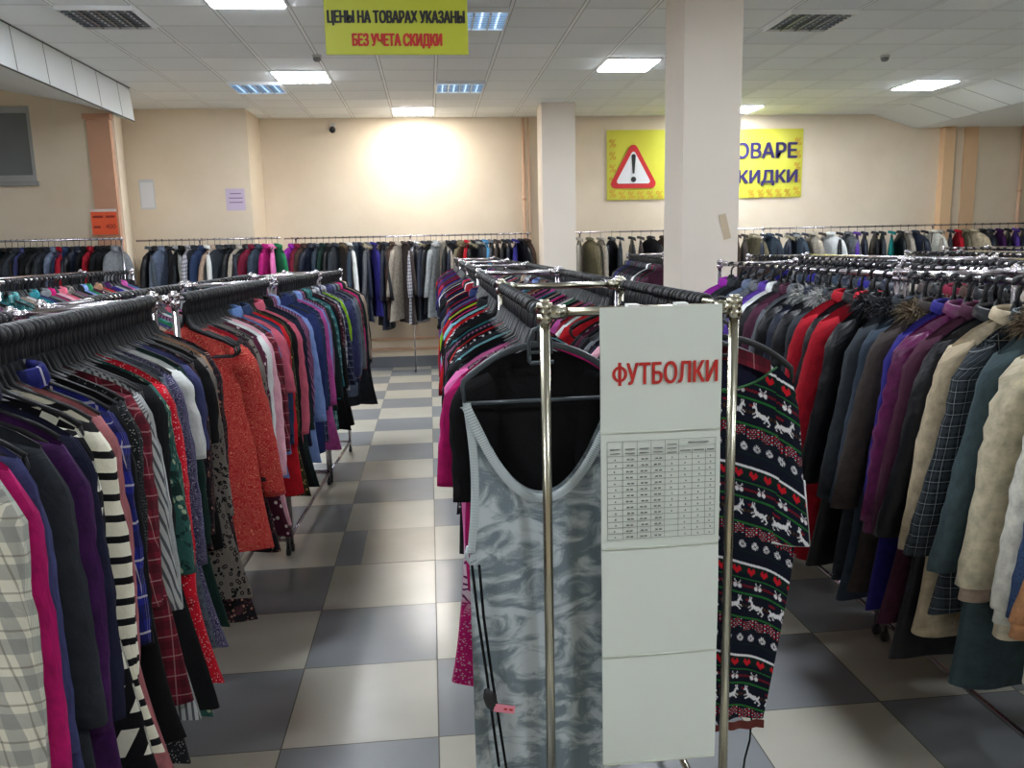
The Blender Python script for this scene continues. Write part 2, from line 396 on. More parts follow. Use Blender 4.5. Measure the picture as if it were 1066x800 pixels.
# columns
struct(MB().box(1.62, 2.09, 11.55, 12.02, 0, ZC).build('column_far', m_col, smooth=False))
cb = MB().box(1.985, 2.44, 6.30, 6.80, 0, ZC)
struct(cb.build('column_near', m_col, smooth=False))
m_tape = plainmat('old_tape', (196, 178, 150), .5)
tp = MB().box(-.03, .03, -.002, 0, -.10, .10).build('tape_strip', m_tape, smooth=False, loc=(2.33, 6.299, 1.98)); tp.rotation_euler = (0, -.25, 0)
tag(tp, 'strip of old tan tape stuck on the front of the big column', 'tape')
# pale reflection on one grey tile, put in as a thin cream slab
struct(MB().box(TX+.155, TX+.598, TY+1.804, TY+2.398, 0.0, 0.0008).build('floor_reflection', plainmat('cream_reflection', (190, 186, 172), .22, var=.08, scale=5), smooth=False))

# ------------------------------------------------------------------ lamps and ceiling fittings
m_frame = plainmat('lamp_frame_white', (228, 230, 230), 0.4)
m_led = emitmat('led_diffuser', (240, 246, 255), LED_POWER); m_wash = emitmat('led_diffuser_wash', (255, 250, 244), WASH_POWER)
def cellx(i): return 0.15+0.6*i
def celly(j): return 7.05+0.6*j
def led(cx, cyy, label, mat=m_led):
    t = empty('ceiling_light', (cx+.3, cyy+.3, ZC)); tag(t, label, 'ceiling lamp', 'bright square led panels in the ceiling')
    f = MB()
    for a in ((-.298, .298, -.298, -.275), (-.298, .298, .275, .298), (-.298, -.275, -.275, .275), (.275, .298, -.275, .275)): f.box(*a, -.014, 0.0)
    f.build('frame', m_frame, t, smooth=False)
    MB().box(-.275, .275, -.275, .275, -.024, -.002).build('diffuser', mat, t, smooth=False)
led(cellx(-3), celly(4), 'bright led panel above the left aisle, behind the hanging yellow sign')
led(cellx(3), celly(3), 'bright led panel just left of the big column')
led(cellx(10), celly(5), 'bright led panel at the right, beside the sloped soffit')
led(cellx(7), celly(8), 'bright led panel far back, right of the big column')
led(cellx(-3), celly(-1), 'bright led panel cut off by the top edge of the photo')
led(cellx(-1), celly(8), 'led panel beside the far wall, washing it with a bright glow', m_wash)
for i, j in ((-5, -3), (3, -6), (-3, -8), (8, -3), (10, -10), (3, -13), (-6, -13)):  # panels out of view; the first is added to brighten the left wall
    led(cellx(i), celly(j), 'unseen led panel in the ceiling')
m_lv = plainmat('louvre_metal', (170, 180, 190), 0.25, metal=.8)
m_dark = plainmat('louvre_tray', (150, 156, 162), 0.4, metal=.3)
m_dim = emitmat('dim_tube_tray', (190, 220, 245), DIM_POWER)
def louvre(i, j, label, on):
    t = empty('louvre_light', (cellx(i)+.3, celly(j)+.3, ZC)); tag(t, label, 'ceiling lamp', 'louvred lamps in the ceiling')
    f = MB()
    for a in ((-.298, .298, -.298, -.28), (-.298, .298, .28, .298), (-.298, -.28, -.28, .28), (.28, .298, -.28, .28)): f.box(*a, -.035, 0.0)
    f.build('frame', m_frame, t, smooth=False)
    MB().box(-.28, .28, -.28, .28, -.006, -.001).build('reflector_tray', m_dim if on else m_dark, t, smooth=False)
    g = MB()
    for k in range(1, 4): g.box(-.28+.14*k-.006, -.28+.14*k+.006, -.28, .28, -.034, -.008)
    for k in range(1, 8): g.box(-.28, .28, -.28+.07*k-.003, -.28+.07*k+.003, -.034, -.008)
    g.build('louvre_grille', m_lv, t, smooth=False)
    tb = MB()
    for k in range(4): tb.tube([(-.21+.14*k, -.26, -.018), (-.21+.14*k, .26, -.018)], .008, 8)
    tb.build('fluorescent_tube', m_frame if not on else emitmat('dim_tube_%d' % (i+20), (200, 226, 250), DIM_POWER*2.4), t)
louvre(-5, 0, 'unlit square louvre lamp in the ceiling at the top left', False)
louvre(5, 0, 'unlit square louvre lamp in the ceiling right of the big column', False)
louvre(-4, 5, 'dimly lit louvre lamp in the ceiling at the far left', True)
louvre(0, 0, 'dimly lit louvre lamp right beside the yellow hanging sign', True)
louvre(0, 5, 'dimly lit small-looking louvre lamp over the middle of the back wall', True)
m_plastic = plainmat('sensor_plastic', (190, 190, 186), .5)
for x, y, txt in ((-1.05, 8.75, 'round smoke detector on the ceiling left of the yellow sign'), (4.98, 8.75, 'round smoke detector on the ceiling at the right')):
    t = empty('smoke_detector', (x, y, ZC)); tag(t, txt, 'smoke detector')
    MB().tube([(0, 0, 0), (0, 0, -.02)], .05, 20).build('base', m_plastic, t)
    MB().tube([(0, 0, -.02), (0, 0, -.03), (0, 0, -.05), (0, 0, -.06)], [.036, .042, .036, .02], 20).build('sensor_head', plainmat('sensor_grey', (120, 120, 118), .5), t)
t = empty('security_camera', (-1.36, YF, 3.66)); tag(t, 'small dark security camera on the far wall under the ceiling', 'camera')
m_cam = plainmat('camera_black', (30, 30, 32), .4)
MB().box(-.03, .03, -.03, 0, -.03, .07).build('wall_bracket', m_plastic, t, smooth=False)
MB().tube([(0, -.03, 0), (0, -.09, -.03)], .012, 8).tube([(0, -.07, -.02), (0, -.10, -.035), (0, -.14, -.05), (0, -.16, -.058)], [.03, .045, .045, .02], 14).build('camera_dome', m_cam, t)

# ------------------------------------------------------------------ lettering
def text_mesh(txt, width, height, bold=0.0):
    cu = bpy.data.curves.new('lettering', 'FONT'); cu.body = txt; cu.size = 1; cu.offset = bold; cu.resolution_u = 3
    cu.align_x = 'LEFT'
    o = bpy.data.objects.new('lettering', cu); COL.objects.link(o)
    bpy.context.view_layer.update()
    dg = bpy.context.evaluated_depsgraph_get()
    me = bpy.data.meshes.new_from_object(o.evaluated_get(dg))
    bpy.data.objects.remove(o); bpy.data.curves.remove(cu)
    xs = [v.co.x for v in me.vertices]; ys = [v.co.y for v in me.vertices]
    x0, x1, y0, y1 = min(xs), max(xs), min(ys), max(ys)
    for v in me.vertices:
        X = ((v.co.x-x0)/(x1-x0)-.5)*width; Z = ((v.co.y-y0)/(y1-y0)-.5)*height
        v.co = (X, 0, Z)
    return me
def text(txt, wd, ht, mat, parent, loc, bold=0.03, name='lettering', label=None):
    me = text_mesh(txt, wd, ht, 0.0); me.materials.append(mat)
    if bold:
        vs = [v.co.copy() for v in me.vertices]; fs = [tuple(p.vertices) for p in me.polygons]; e = ht*bold; q = MB()
        for i, (dx, dz) in enumerate(((0, 0), (e, 0), (-e, 0), (0, e*.5), (0, -e*.5), (e, e*.5), (-e, -e*.5))):
            q.add([(v.x*(1-2*e/wd)+dx, v.y-.0002*i, v.z*(1-e/ht)+dz) for v in vs], fs)
        me = bpy.data.meshes.new(name); me.from_pydata(q.v, [], q.f); me.materials.append(mat); me.update()
    o = bpy.data.objects.new(name, me); COL.objects.link(o); o.parent = parent; o.location = loc
    if label: o['label'] = label
    return o
m_ink = plainmat('dark_ink', (34, 34, 34), .6); m_redink = plainmat('red_ink', (190, 40, 34), .6); m_indigo = plainmat('indigo_ink', (44, 34, 92), .6)
# hanging yellow sign
t = empty('hanging_sign', (-.135, 5.0, 2.98)); tag(t, 'yellow-green sign with Cyrillic lettering hung from the ceiling over the aisle', 'sign')
MB().box(-.41, .41, -.004, .004, 0, .44).build('board', plainmat('sign_yellow', (184, 190, 48), .5), t, smooth=False)
text('ЦЕНЫ НА ТОВАРАХ УКАЗАНЫ', .79, .085, m_ink, t, (0, -.006, .200), .05)
text('БЕЗ УЧЕТА СКИДКИ', .52, .085, m_redink, t, (0, -.006, .075), .05)
wr = MB()
for x in (-.36, .36): wr.tube([(x, 0, .43), (x, 0, ZC-2.98)], .0015, 6)
wr.build('hanging_wires', plainmat('wire', (120, 120, 120), .4, .8), t)
# banner on far wall
t = empty('discount_banner', (4.40, YF-.012, 2.53)); tag(t, 'wide yellow banner with a red warning triangle on the far wall', 'banner')
def bannermat():
    t_ = NT('banner_vinyl', .4); t_.col(t_.mix(t_.noise(t_.obj(), 1.5, 3), (222, 214, 74), (204, 206, 62))); return t_.m
bw = MB(); P = []
for i in range(41):
    x = -1.59+3.18*i/40
    P.append([(x, -.006-.008*math.sin(i*.9)*abs(math.sin(i*.37)), z) for z in (0.0, .3, .7, 1.06)])
bw.grid(P).build('vinyl_sheet', bannermat(), t)
m_pct = plainmat('faint_orange_ink', (206, 160, 50), .6)
for k in range(5): text('%', .11, .12, m_pct, t, (-1.50, -.022, .10+.19*k), .02, 'percent_sign')
for k in range(1, 6): text('%', .11, .12, m_pct, t, (-1.50+.15*k, -.022, .07), .02, 'percent_sign')
for k in range(5): text('%', .11, .12, m_pct, t, (1.50, -.022, .10+.19*k), .02, 'percent_sign')
for k in range(1, 6): text('%', .11, .12, m_pct, t, (1.50-.15*k, -.022, .07), .02, 'percent_sign')
def tri(mb, cx, cz, r, y0, y1, rc):
    pts = []
    for k in range(3):
        a = PI/2+k*2*PI/3; ccx = cx+(r-rc*2)*math.cos(a)*.98; ccz = cz+(r-rc*2)*math.sin(a)*1.02
        for q in range(-4, 5): pts.append((ccx+rc*math.cos(a+q*PI/12), ccz+rc*math.sin(a+q*PI/12)))
    n = len(pts); vs = [(p[0], y0, p[1]) for p in pts]+[(p[0], y1, p[1]) for p in pts]
    mb.add(vs, [tuple(range(n)), tuple(range(2*n-1, n-1, -1))]+[(i, i+n, (i+1) % n+n, (i+1) % n) for i in range(n)])
    return mb
tri(MB(), -1.17, .42, .48, -.024, -.018, .07).build('triangle_border', plainmat('warning_red', (206, 40, 44), .5), t, smooth=False)
tri(MB(), -1.17, .42, .34, -.029, -.025, .035).build('triangle_field', plainmat('warning_white', (232, 232, 236), .5), t, smooth=False)
ex = MB().add([(-1.205, -.033, .66), (-1.135, -.033, .66), (-1.155, -.033, .40), (-1.185, -.033, .40)], [(0, 1, 2, 3)])
ex.tube([(-1.17, -.032, .66), (-1.17, -.034, .66)], .035, 16).tube([(-1.17, -.032, .31), (-1.17, -.034, .31)], .042, 16)
ex.build('exclamation_mark', m_ink, t, smooth=False)
text('ТОВАРЕ', 1.22, .25, m_indigo, t, (.88, -.024, .73), .045)
text('СКИДКИ', 1.20, .25, m_indigo, t, (.91, -.024, .31), .045)
# papers
t = empty('price_notice', (-3.66, WY-.10, 2.09)); tag(t, 'orange price notice taped to the pilaster above the wall rail', 'notice')
MB().box(-.14, .14, -.004, 0, 0, .275).build('paper', plainmat('orange_paper', (232, 92, 52), .6), t, smooth=False)
MB().box(-.14, .14, -.006, -.003, .255, .285).build('tape', plainmat('white_tape', (228, 214, 206), .5), t, smooth=False)
m_brown = plainmat('brown_ink', (150, 44, 28), .6)
text('400', .11, .05, m_brown, t, (.065, -.007, .09), .01)
mk = MB()
for x0, x1, z in ((-.12, -.045, .085), (-.12, -.01, .20), (.02, .12, .20)): mk.box(x0, x1, -.0065, -.004, z-.012, z+.012)
mk.build('faded_line', m_brown, t, smooth=False)
t = empty('lilac_notice', (-2.66, 11.9, 2.43)); tag(t, 'small lilac notice with three lines of print on the back wall', 'notice')
MB().box(-.13, .13, -.004, 0, 0, .30).build('paper', plainmat('lilac_paper', (206, 190, 214), .6), t, smooth=False)
mk = MB()
for k, (a, c) in enumerate(((-.07, .08), (-.09, .10), (-.09, .10))): mk.box(a, c, -.006, -.004, .225-.06*k, .237-.06*k)
mk.build('print_line', plainmat('violet_ink', (120, 90, 140), .6), t, smooth=False)
t = empty('blank_sheet', (-3.84, 11.9, 2.47)); tag(t, 'blank white sheet in a plastic sleeve on the back wall', 'paper')
MB().box(-.10, .10, -.004, 0, 0, .40).build('plastic_sleeve', plainmat('sleeve', (206, 210, 216), .2), t, smooth=False)
MB().box(-.085, .085, -.007, -.003, .02, .36).build('sheet', plainmat('paper_white', (222, 226, 232), .5), t, smooth=False)

# ------------------------------------------------------------------ racks
m_chrome = plainmat('chrome', (196, 190, 196), 0.22, metal=1.0)
m_brass = plainmat('worn_chrome', (182, 178, 160), 0.25, metal=1.0)
def rack(label, p0, p1, width, zl, zr, group, name='clothes_rack', mat=None, inset=0.0):
    """double-rail rack: p0/p1 are the near/far ends of its first rail, the second rail runs width metres to the side"""
    mat = mat or m_chrome
    p0 = Vector((*p0, 0)); p1 = Vector((*p1, 0)); d = (p1-p0); L = d.length; ang = math.atan2(-d.x, d.y)
    t = empty(name, p0, ang); tag(t, label, 'clothes rack', group)
    for x, z in ((0, zl), (width, zr)):
        MB().tube([(x, -.02, z), (x, L+.02, z)], .0125, 12).build('rail', mat, t)
        xb = x+(width*inset if x == 0 else -width*inset)
        MB().tube([(xb, 0, .10), (xb, L, .10)], .0125, 10).build('base_bar', mat, t)
        for y in (0, L):
            p = MB().tube([(x, y, .05), (x, y, z+.02)], .0135, 12)
            p.build('post', mat, t)
            c = MB().tube([(x, y, z-.028), (x, y, z-.004)], .021, 14).tube([(x, y, z+.002), (x, y, z+.026)], .021, 14).tube([(x, y, z+.02), (x, y, z+.034)], .013, 12)
            s_ = 1 if x == 0 and width > 0 or x != 0 and width < 0 else -1
            c.tube([(x, y, z), (x+.055*s_, y, z)], .019, 12); c.tube([(x+.035*s_, y-.022, z), (x+.035*s_, y+.022, z)], .008, 10)
            c.build('clamp', mat, t)
            ft = MB().tube([(x, y, .055), (x, y, .04)], .012, 10).tube([(x-.012, y, .024), (x+.012, y, .024)], .024, 14)
            ft.build('caster', m_cam, t)
    for y in (0, L):
        MB().tube([(0, y, zl), (width, y, zr)], .0125, 12).build('cross_bar', mat, t)
        MB().tube([(0, y, .10), (width, y, .10)], .011, 10).build('base_cross_bar', mat, t)
    return t
G = 'double clothes racks on the sales floor'
# left aisle rows
rack('chrome double rack at the left front, under the nearest shirts', (-.93, .9), (-1.04, 3.17), -.5, 1.70, 1.66, G, inset=.35)
rack('chrome double rack holding the red paisley blouse', (-.99, 3.26), (-.94, 4.90), -.5, 1.695, 1.675, G, inset=.35)
rack('chrome double rack in the left row, second from its far end', (-.93, 4.97), (-.87, 6.40), -.5, 1.685, 1.675, G)
rack('last chrome double rack at the far end of the left row', (-.86, 6.46), (-.80, 7.45), -.5, 1.665, 1.665, G)
rack('chrome rack in the second row at far left, front unit', (-3.1, 3.6), (-3.05, 6.0), -.5, 1.69, 1.69, G)
rack('chrome rack in the second row at far left, back unit', (-3.05, 6.1), (-3.0, 8.6), -.5, 1.69, 1.69, G)
# middle row
mids = [((.295, 2.10), (.30, 3.42), 1.70), ((.30, 3.48), (.31, 5.12), 1.70), ((.31, 5.24), (.325, 7.0), 1.70), ((.325, 7.1), (.335, 8.9), 1.695), ((.335, 9.0), (.345, 10.9), 1.695)]
mlab = ['front rack of the middle row, carrying the white paper banner', 'second chrome rack of the middle row, behind the front one', 'third chrome rack of the middle row', 'fourth chrome rack of the middle row', 'last chrome rack of the middle row near the far wall']
for (a, c, z), l in zip(mids, mlab): rack(l, a, c, .512, z, z, G, mat=(m_brass if a[1] < 3 else m_chrome))
# right side
rack('chrome rack of heavy coats at the right, front unit', (2.06, .8), (2.06, 3.35), .56, 1.708, 1.708, G)
rack('chrome rack of heavy coats at the right, back unit by the column', (2.06, 3.42), (2.06, 5.65), .56, 1.708, 1.708, G)
rack('chrome rack in the second row of the right side, front unit', (3.15, 3.0), (3.15, 5.1), .6, 1.71, 1.71, G)
rack('chrome rack in the second row of the right side, back unit', (3.15, 5.2), (3.05, 7.6), .6, 1.71, 1.71, G)
rack('chrome rack in the third row of the right side', (4.9, 5.0), (4.9, 8.0), .6, 1.70, 1.70, G)
rack('chrome rack in the fourth row at the far right', (6.6, 6.6), (6.9, 10.4), .6, 1.70, 1.70, G)
rack('chrome rack between the two columns near the far wall', (2.45, 8.3), (2.75, 11.2), .5, 1.70, 1.70, G)
# rails along the walls
def wallrail(label, x0, x1, y, z, posts):
    t = empty('wall_rail', (x0, y, z)); tag(t, label, 'clothes rail', 'long rails along the back wall')
    MB().tube([(0, 0, 0), (x1-x0, 0, 0)], .0125, 10).build('rail', m_chrome, t)
    for p in posts:
        MB().tube([(p-x0, 0, 0), (p-x0, 0, -z+.03)], .011, 10).build('post', m_chrome, t)
        MB().tube([(p-x0, -.22, -z+.02), (p-x0, .15, -z+.02)], .012, 10).build('foot', m_cam, t)
        MB().tube([(p-x0, 0, -.02), (p-x0, 0, .02)], .018, 10).build('clamp', m_chrome, t)
wallrail('long chrome rail along the wall under the high window', -7.2, -3.40, 9.58, 2.035, (-6.9, -3.42))
wallrail('chrome rail on the recessed stretch of wall under the lilac notice', -3.93, -2.02, 11.55, 2.035, (-3.1,))
wallrail('long chrome rail along the far wall, left of the slim column', -2.12, 1.55, 12.38, 2.035, (-.27, -1.95, 1.5))
wallrail('long chrome rail along the far wall, right of the slim column', 2.15, 11.2, 12.38, 2.035, (2.3, 5.2, 8, 11))

# ------------------------------------------------------------------ hangers
m_hang = plainmat('hanger_plastic_black', (20, 22, 26), .55)
m_hang_grey = plainmat('hanger_plastic_grey', (62, 70, 76), .4)
m_wire = plainmat('hook_wire', (150, 150, 152), .3, metal=1.0)
SLOPE = 0.50
def ztop(x): x = abs(x); return -.088-.02*min(1, x/.03)-SLOPE*.9*max(0, x-.03)-.25*max(0, x-.15)
def hook_pts(r=.020):
    return [(r*math.cos(a), 0, -r*.35+r*math.sin(a)) for a in [math.radians(d) for d in range(200, -100, -25)]]+[(0, 0, -.045), (0, 0, -.10)]
def hanger_meshes(hi=True):
    hk = MB().tube(hook_pts(), .0062, 8 if hi else 5, sy=1.5, axis=(0, 1, 0))
    fr = MB(); n = 9 if hi else 5
    for s in (-1, 1):
        pts = [(s*(.004+.185*i/n), 0, ztop(.185*i/n)-.020+(.034 if i == 0 else 0)) for i in range(n+1)]
        fr.tube(pts, [.012-.005*i/n for i in range(n+1)], 8 if hi else 5, sy=.55, axis=(0, 1, 0))
        if hi: fr.tube([(s*.186, 0, ztop(.186)-.02), (s*.190, 0, ztop(.186)-.04), (s*.18, 0, -.245)], .005, 6)
    if hi: fr.tube([(-.18, 0, -.245), (.18, 0, -.245)], .005, 6)
    return hk, fr
hk, fr = hanger_meshes(True)
_h = hk.build('hook', m_hang); _f = fr.build('frame', m_hang); HOOK_ME, FRAME_ME = _h.data, _f.data
bpy.data.objects.remove(_h); bpy.data.objects.remove(_f)
hk, fr = hanger_meshes(False)
fr.v and hk.add(fr.v, fr.f)
_h = hk.build('hanger', m_hang); LOW_ME = _h.data; bpy.data.objects.remove(_h)
wk = MB().tube([(.016*math.cos(a), 0, -.004+.016*math.sin(a)) for a in [math.radians(d) for d in range(200, -100, -30)]]+[(0, 0, -.04), (0, 0, -.10)], .003, 5)
for s in (-1, 1): wk.tube([(s*.17*i/4, 0, ztop(.17*i/4)-.022) for i in range(5)], .005, 5)
_h = wk.build('hanger', m_hang); WIRE_ME = _h.data; bpy.data.objects.remove(_h)
HANGERS = []; HOLD = {}      # (distance, location, yaw, label, group, style)
def want_hanger(p, yaw, rowname, style='plastic', g=None):
    HANGERS.append((math.hypot(p[0], p[1]), p, yaw, rowname, style, g))
def flush_hangers():
    HANGERS.sort(key=lambda h: h[0]); stuff = MB()
    for i, (d, p, yaw, rowname, style, gm) in enumerate(HANGERS):
        if i < 296:
            lab = 'black hanger inside the %s on %s' % (gm['short'], rowname) if gm else 'spare black plastic hanger hooked over %s' % rowname
            if len(lab.split()) > 16: lab = lab.replace('black hanger inside', 'hanger in').replace(' such,', '')
            if len(lab.split()) > 16 or (gm and lab in LABELS): print('HLABEL', lab)
            LABELS.add(lab)
            if d < 4.2 and style == 'plastic':
                t = empty('hanger', p, yaw)
                for nm, me in (('hook', HOOK_ME), ('frame', FRAME_ME)):
                    o = bpy.data.objects.new(nm, me); COL.objects.link(o); o.parent = t
            else:
                t = bpy.data.objects.new('hanger', LOW_ME if style == 'plastic' else WIRE_ME); COL.objects.link(t)
                t.location = p; t.rotation_euler = (0, 0, yaw)
            tag(t, lab, 'hanger', ('hangers on ' if gm else 'spare hangers on ')+rowname)
        else:
            me = LOW_ME if style == 'plastic' else WIRE_ME
            c, s = math.cos(yaw), math.sin(yaw)
            stuff.add([(p[0]+v.co.x*c-v.co.y*s, p[1]+v.co.x*s+v.co.y*c, p[2]+v.co.z) for v in me.vertices], [tuple(f.vertices) for f in me.polygons])
    if stuff.v:
        o = stuff.build('distant_hangers', m_hang)
        tag(o, 'small dark hangers on the distant racks and along the wall rails', 'hanger', kind='stuff')

# ------------------------------------------------------------------ garments
def sg(v, p): return math.copysign(abs(v)**p, v)
def body_part(mb, rr, sw, L, t, flare, rip, neckw=.07, neckd=.03, puff=0, n=30, m=20, hemwave=.01, mi=0):
    ph = rr.uniform(0, 6); ph2 = rr.uniform(0, 6); k1 = rr.choice((2, 3)); sway = rr.uniform(-.02, .02); skew = rr.uniform(-.012, .012)
    P = []; U = []
    for i in range(m+1):
        v = i/m; row = []; ur = []
        tt = t*(.35+.65*min(1, v*5))*(1-.12*math.sin(v*2.5)); w0 = sw*(1-.05*math.sin(min(1, v*2)*PI))+flare*v*v
        if puff: tt *= 1+.28*abs(math.sin(v*L/puff*PI))-.12
        for j in range(n):
            a = 2*PI*j/n; cx, cyy = math.cos(a), math.sin(a)
            x = w0*sg(cx, .75)
            zt = ztop(min(abs(x), sw))
            if abs(x) < neckw: zt -= neckd*(1-(x/neckw)**2)*(1 if cyy < 0 else .35)
            zb = -.10-L+hemwave*math.sin(a*2+ph)
            y = tt*sg(cyy, .8)
            fold = rip*v*(math.sin(k1*x/sw*2.1+ph+v*1.3)+.5*math.sin(5.3*x/sw+ph2-v*2))
            y += fold+skew*v
            z = zt*(1-v)+zb*v
            row.append((x*(1+.02*math.sin(v*9+ph))+sway*v*v, y, z)); ur.append((x+(0 if cyy < 0 else 1.3)+y, -z))
        P.append(row); U.append(ur)
    mb.grid(P, True, U, mi)
def sleeve_part(mb, rr, s, sw, sl, t, swing, r0=.075, r1=.045, puff=0, n=12, m=11, cuffcol=None, mi=0):
    ph = rr.uniform(0, 6); fwd = rr.uniform(-.05, .03); P = []; U = []
    x = s*(sw-.035); y = 0; z = ztop(sw-.035)-.035
    px, pz = x, z; rw = rr.uniform(-.06, .08)
    for i in range(m+1):
        v = i/m
        if i:
            ang = swing*(1-(.75 if t < .03 else .35)*v)+rw*v*(1 if v > .5 else .4); stp = sl/m
            px += s*stp*math.sin(ang); pz -= stp*math.cos(ang)
        rl = r0*(1-v)+r1*v; rd = min(t*1.05, rl)*(1-.25*v)
        if i == 0: rl *= .55; rd *= .5
        if i == 1: rl *= .9; rd *= .9
        w = 1+(.035*math.sin(v*sl*38+ph)+.03*math.sin(v*sl*71+ph*2.3)+.03*math.sin(v*sl*17+ph*1.7))*(1-.4*v)
        if puff: w *= 1+.16*abs(math.sin(v*sl/puff*PI))-.05
        row = []; ur = []
        for j in range(n):
            a = 2*PI*j/n
            row.append((px+rl*w*math.cos(a)+.004*math.sin(7*a+ph+v*8), fwd*v*v+rd*w*math.sin(a), pz+(.02 if i == 0 else 0)-.015*math.cos(a)*s*(1-v)))
            ur.append((a*rl+2.1*(s > 0), -pz+(.0)))
        P.append(row); U.append(ur)
    mb.grid(P, True, U, mi, capa=True, capb=True)
    return px, fwd, pz
def collar_part(mb, rr, hgt, rx, ry, zz, n=18, open_front=True, mi=0):
    P = []; U = []
    for i, (dr, dz) in enumerate(((0, 0), (-.004, hgt*.6), (0, hgt), (.010, hgt*.9), (.018, hgt*.25), (.02, -.004))):
        row = []; ur = []
        for j in range(n+1):
            a = -PI/2+.25+(2*PI-.5)*j/n if open_front else -PI/2+2*PI*j/n
            cx, cyy = math.cos(a), math.sin(a); peak = .02*max(0, -cyy)*(1 if i > 3 else 0)
            row.append(((rx+dr)*cx, (ry+dr)*cyy, zz+dz-peak-.022*(1-cyy)*.5*(1 if i < 6 else 0))); ur.append((a*rx, dz))
        P.append(row); U.append(ur)
    mb.grid(P, False, U, mi)
def fur_part(mb, rr, rx, ry, zz, count, ln):
    for k in range(count):
        a = rr.uniform(0, 2*PI); cx, cyy = math.cos(a), math.sin(a)
        b_ = Vector((rx*cx+rr.gauss(0, .008), ry*cyy+rr.gauss(0, .006), zz-.05*(1-cyy)*.5+rr.gauss(0, .012)))
        d = Vector((cx*.9+rr.gauss(0, .5), cyy*.9+rr.gauss(0, .5), rr.gauss(.15, .5))).normalized(); q = ln*rr.uniform(.6, 1.2)
        sd = Vector((rr.gauss(0, 1), rr.gauss(0, 1), rr.gauss(0, 1))).cross(d).normalized()*.0030
        tip = b_+d*q+Vector((0, 0, -.3*q))
        mb.add([b_-sd, b_+sd, b_+d*q*.55+sd*.7, b_+d*q*.55-sd*.7, tip], [(0, 1, 2, 3), (3, 2, 4)])
    # dense core
    P = []
    for i in range(25):
        a = 2*PI*i/24; c = Vector((rx*math.cos(a), ry*math.sin(a), zz-.05*(1-math.sin(a))*.5))
        P.append([(c.x+.022*math.cos(a)*math.cos(q), c.y+.022*math.sin(a)*math.cos(q), c.z+.022*math.sin(q)) for q in [2*PI*k/8 for k in range(8)]])
    mb.grid(P, True)
def furmat(key, c):
    k = 'fur_'+key
    if k not in MATS:
        t = NT(k, .95); t.col(t.mix(t.noise(t.obj(), 40, 3), c, tuple(int(x*.55) for x in c))); MATS[k] = t.m
    return MATS[k]
FUR = {'grey': (104, 110, 112), 'silver': (176, 178, 176), 'black': (34, 36, 42), 'brown': (112, 96, 72), 'pale': (196, 186, 160), 'sand': (160, 146, 116)}
TYPES = {
 # type: (noun, category, half shoulder, length, sleeve, sleeve r0, r1, thickness, flare, collar, puff, rip)
 'shirt': ('shirt', 'shirt', .205, .78, .60, .070, .040, .017, .02, 'shirt', 0, .004),
 'blouse': ('blouse', 'blouse', .20, .80, .56, .072, .046, .017, .04, None, 0, .007),
 'tunic': ('tunic', 'tunic', .20, 1.00, .60, .070, .040, .017, .085, None, 0, .008),
 'long': ('long dress', 'dress', .20, 1.16, .58, .070, .040, .018, .09, None, 0, .009),
 'tee': ('T-shirt', 'T-shirt', .20, .66, .20, .080, .075, .014, .01, None, 0, .004),
 'top': ('top', 'top', .20, .72, .30, .075, .060, .015, .02, None, 0, .006),
 'jacket': ('jacket', 'jacket', .225, .84, .64, .078, .055, .032, .04, 'stand', 0, .004),
 'coat': ('coat', 'coat', .23, 1.14, .68, .080, .058, .036, .10, 'stand', 0, .006),
 'puffer': ('puffer jacket', 'jacket', .23, .92, .68, .086, .062, .044, .01, 'stand', .085, .002),
 'lcoat': ('long coat', 'coat', .23, 1.22, .70, .084, .060, .038, .11, 'stand', 0, .006),
}
GARMENTS = []     # rows of dicts for labelling
def ordn(k): return ['first', 'second', 'third', 'fourth', 'fifth', 'sixth', 'seventh', 'eighth', 'ninth', 'tenth', 'eleventh', 'twelfth', 'thirteenth', 'fourteenth', 'fifteenth', 'sixteenth'][k] if k < 16 else 'number %d' % (k+1)
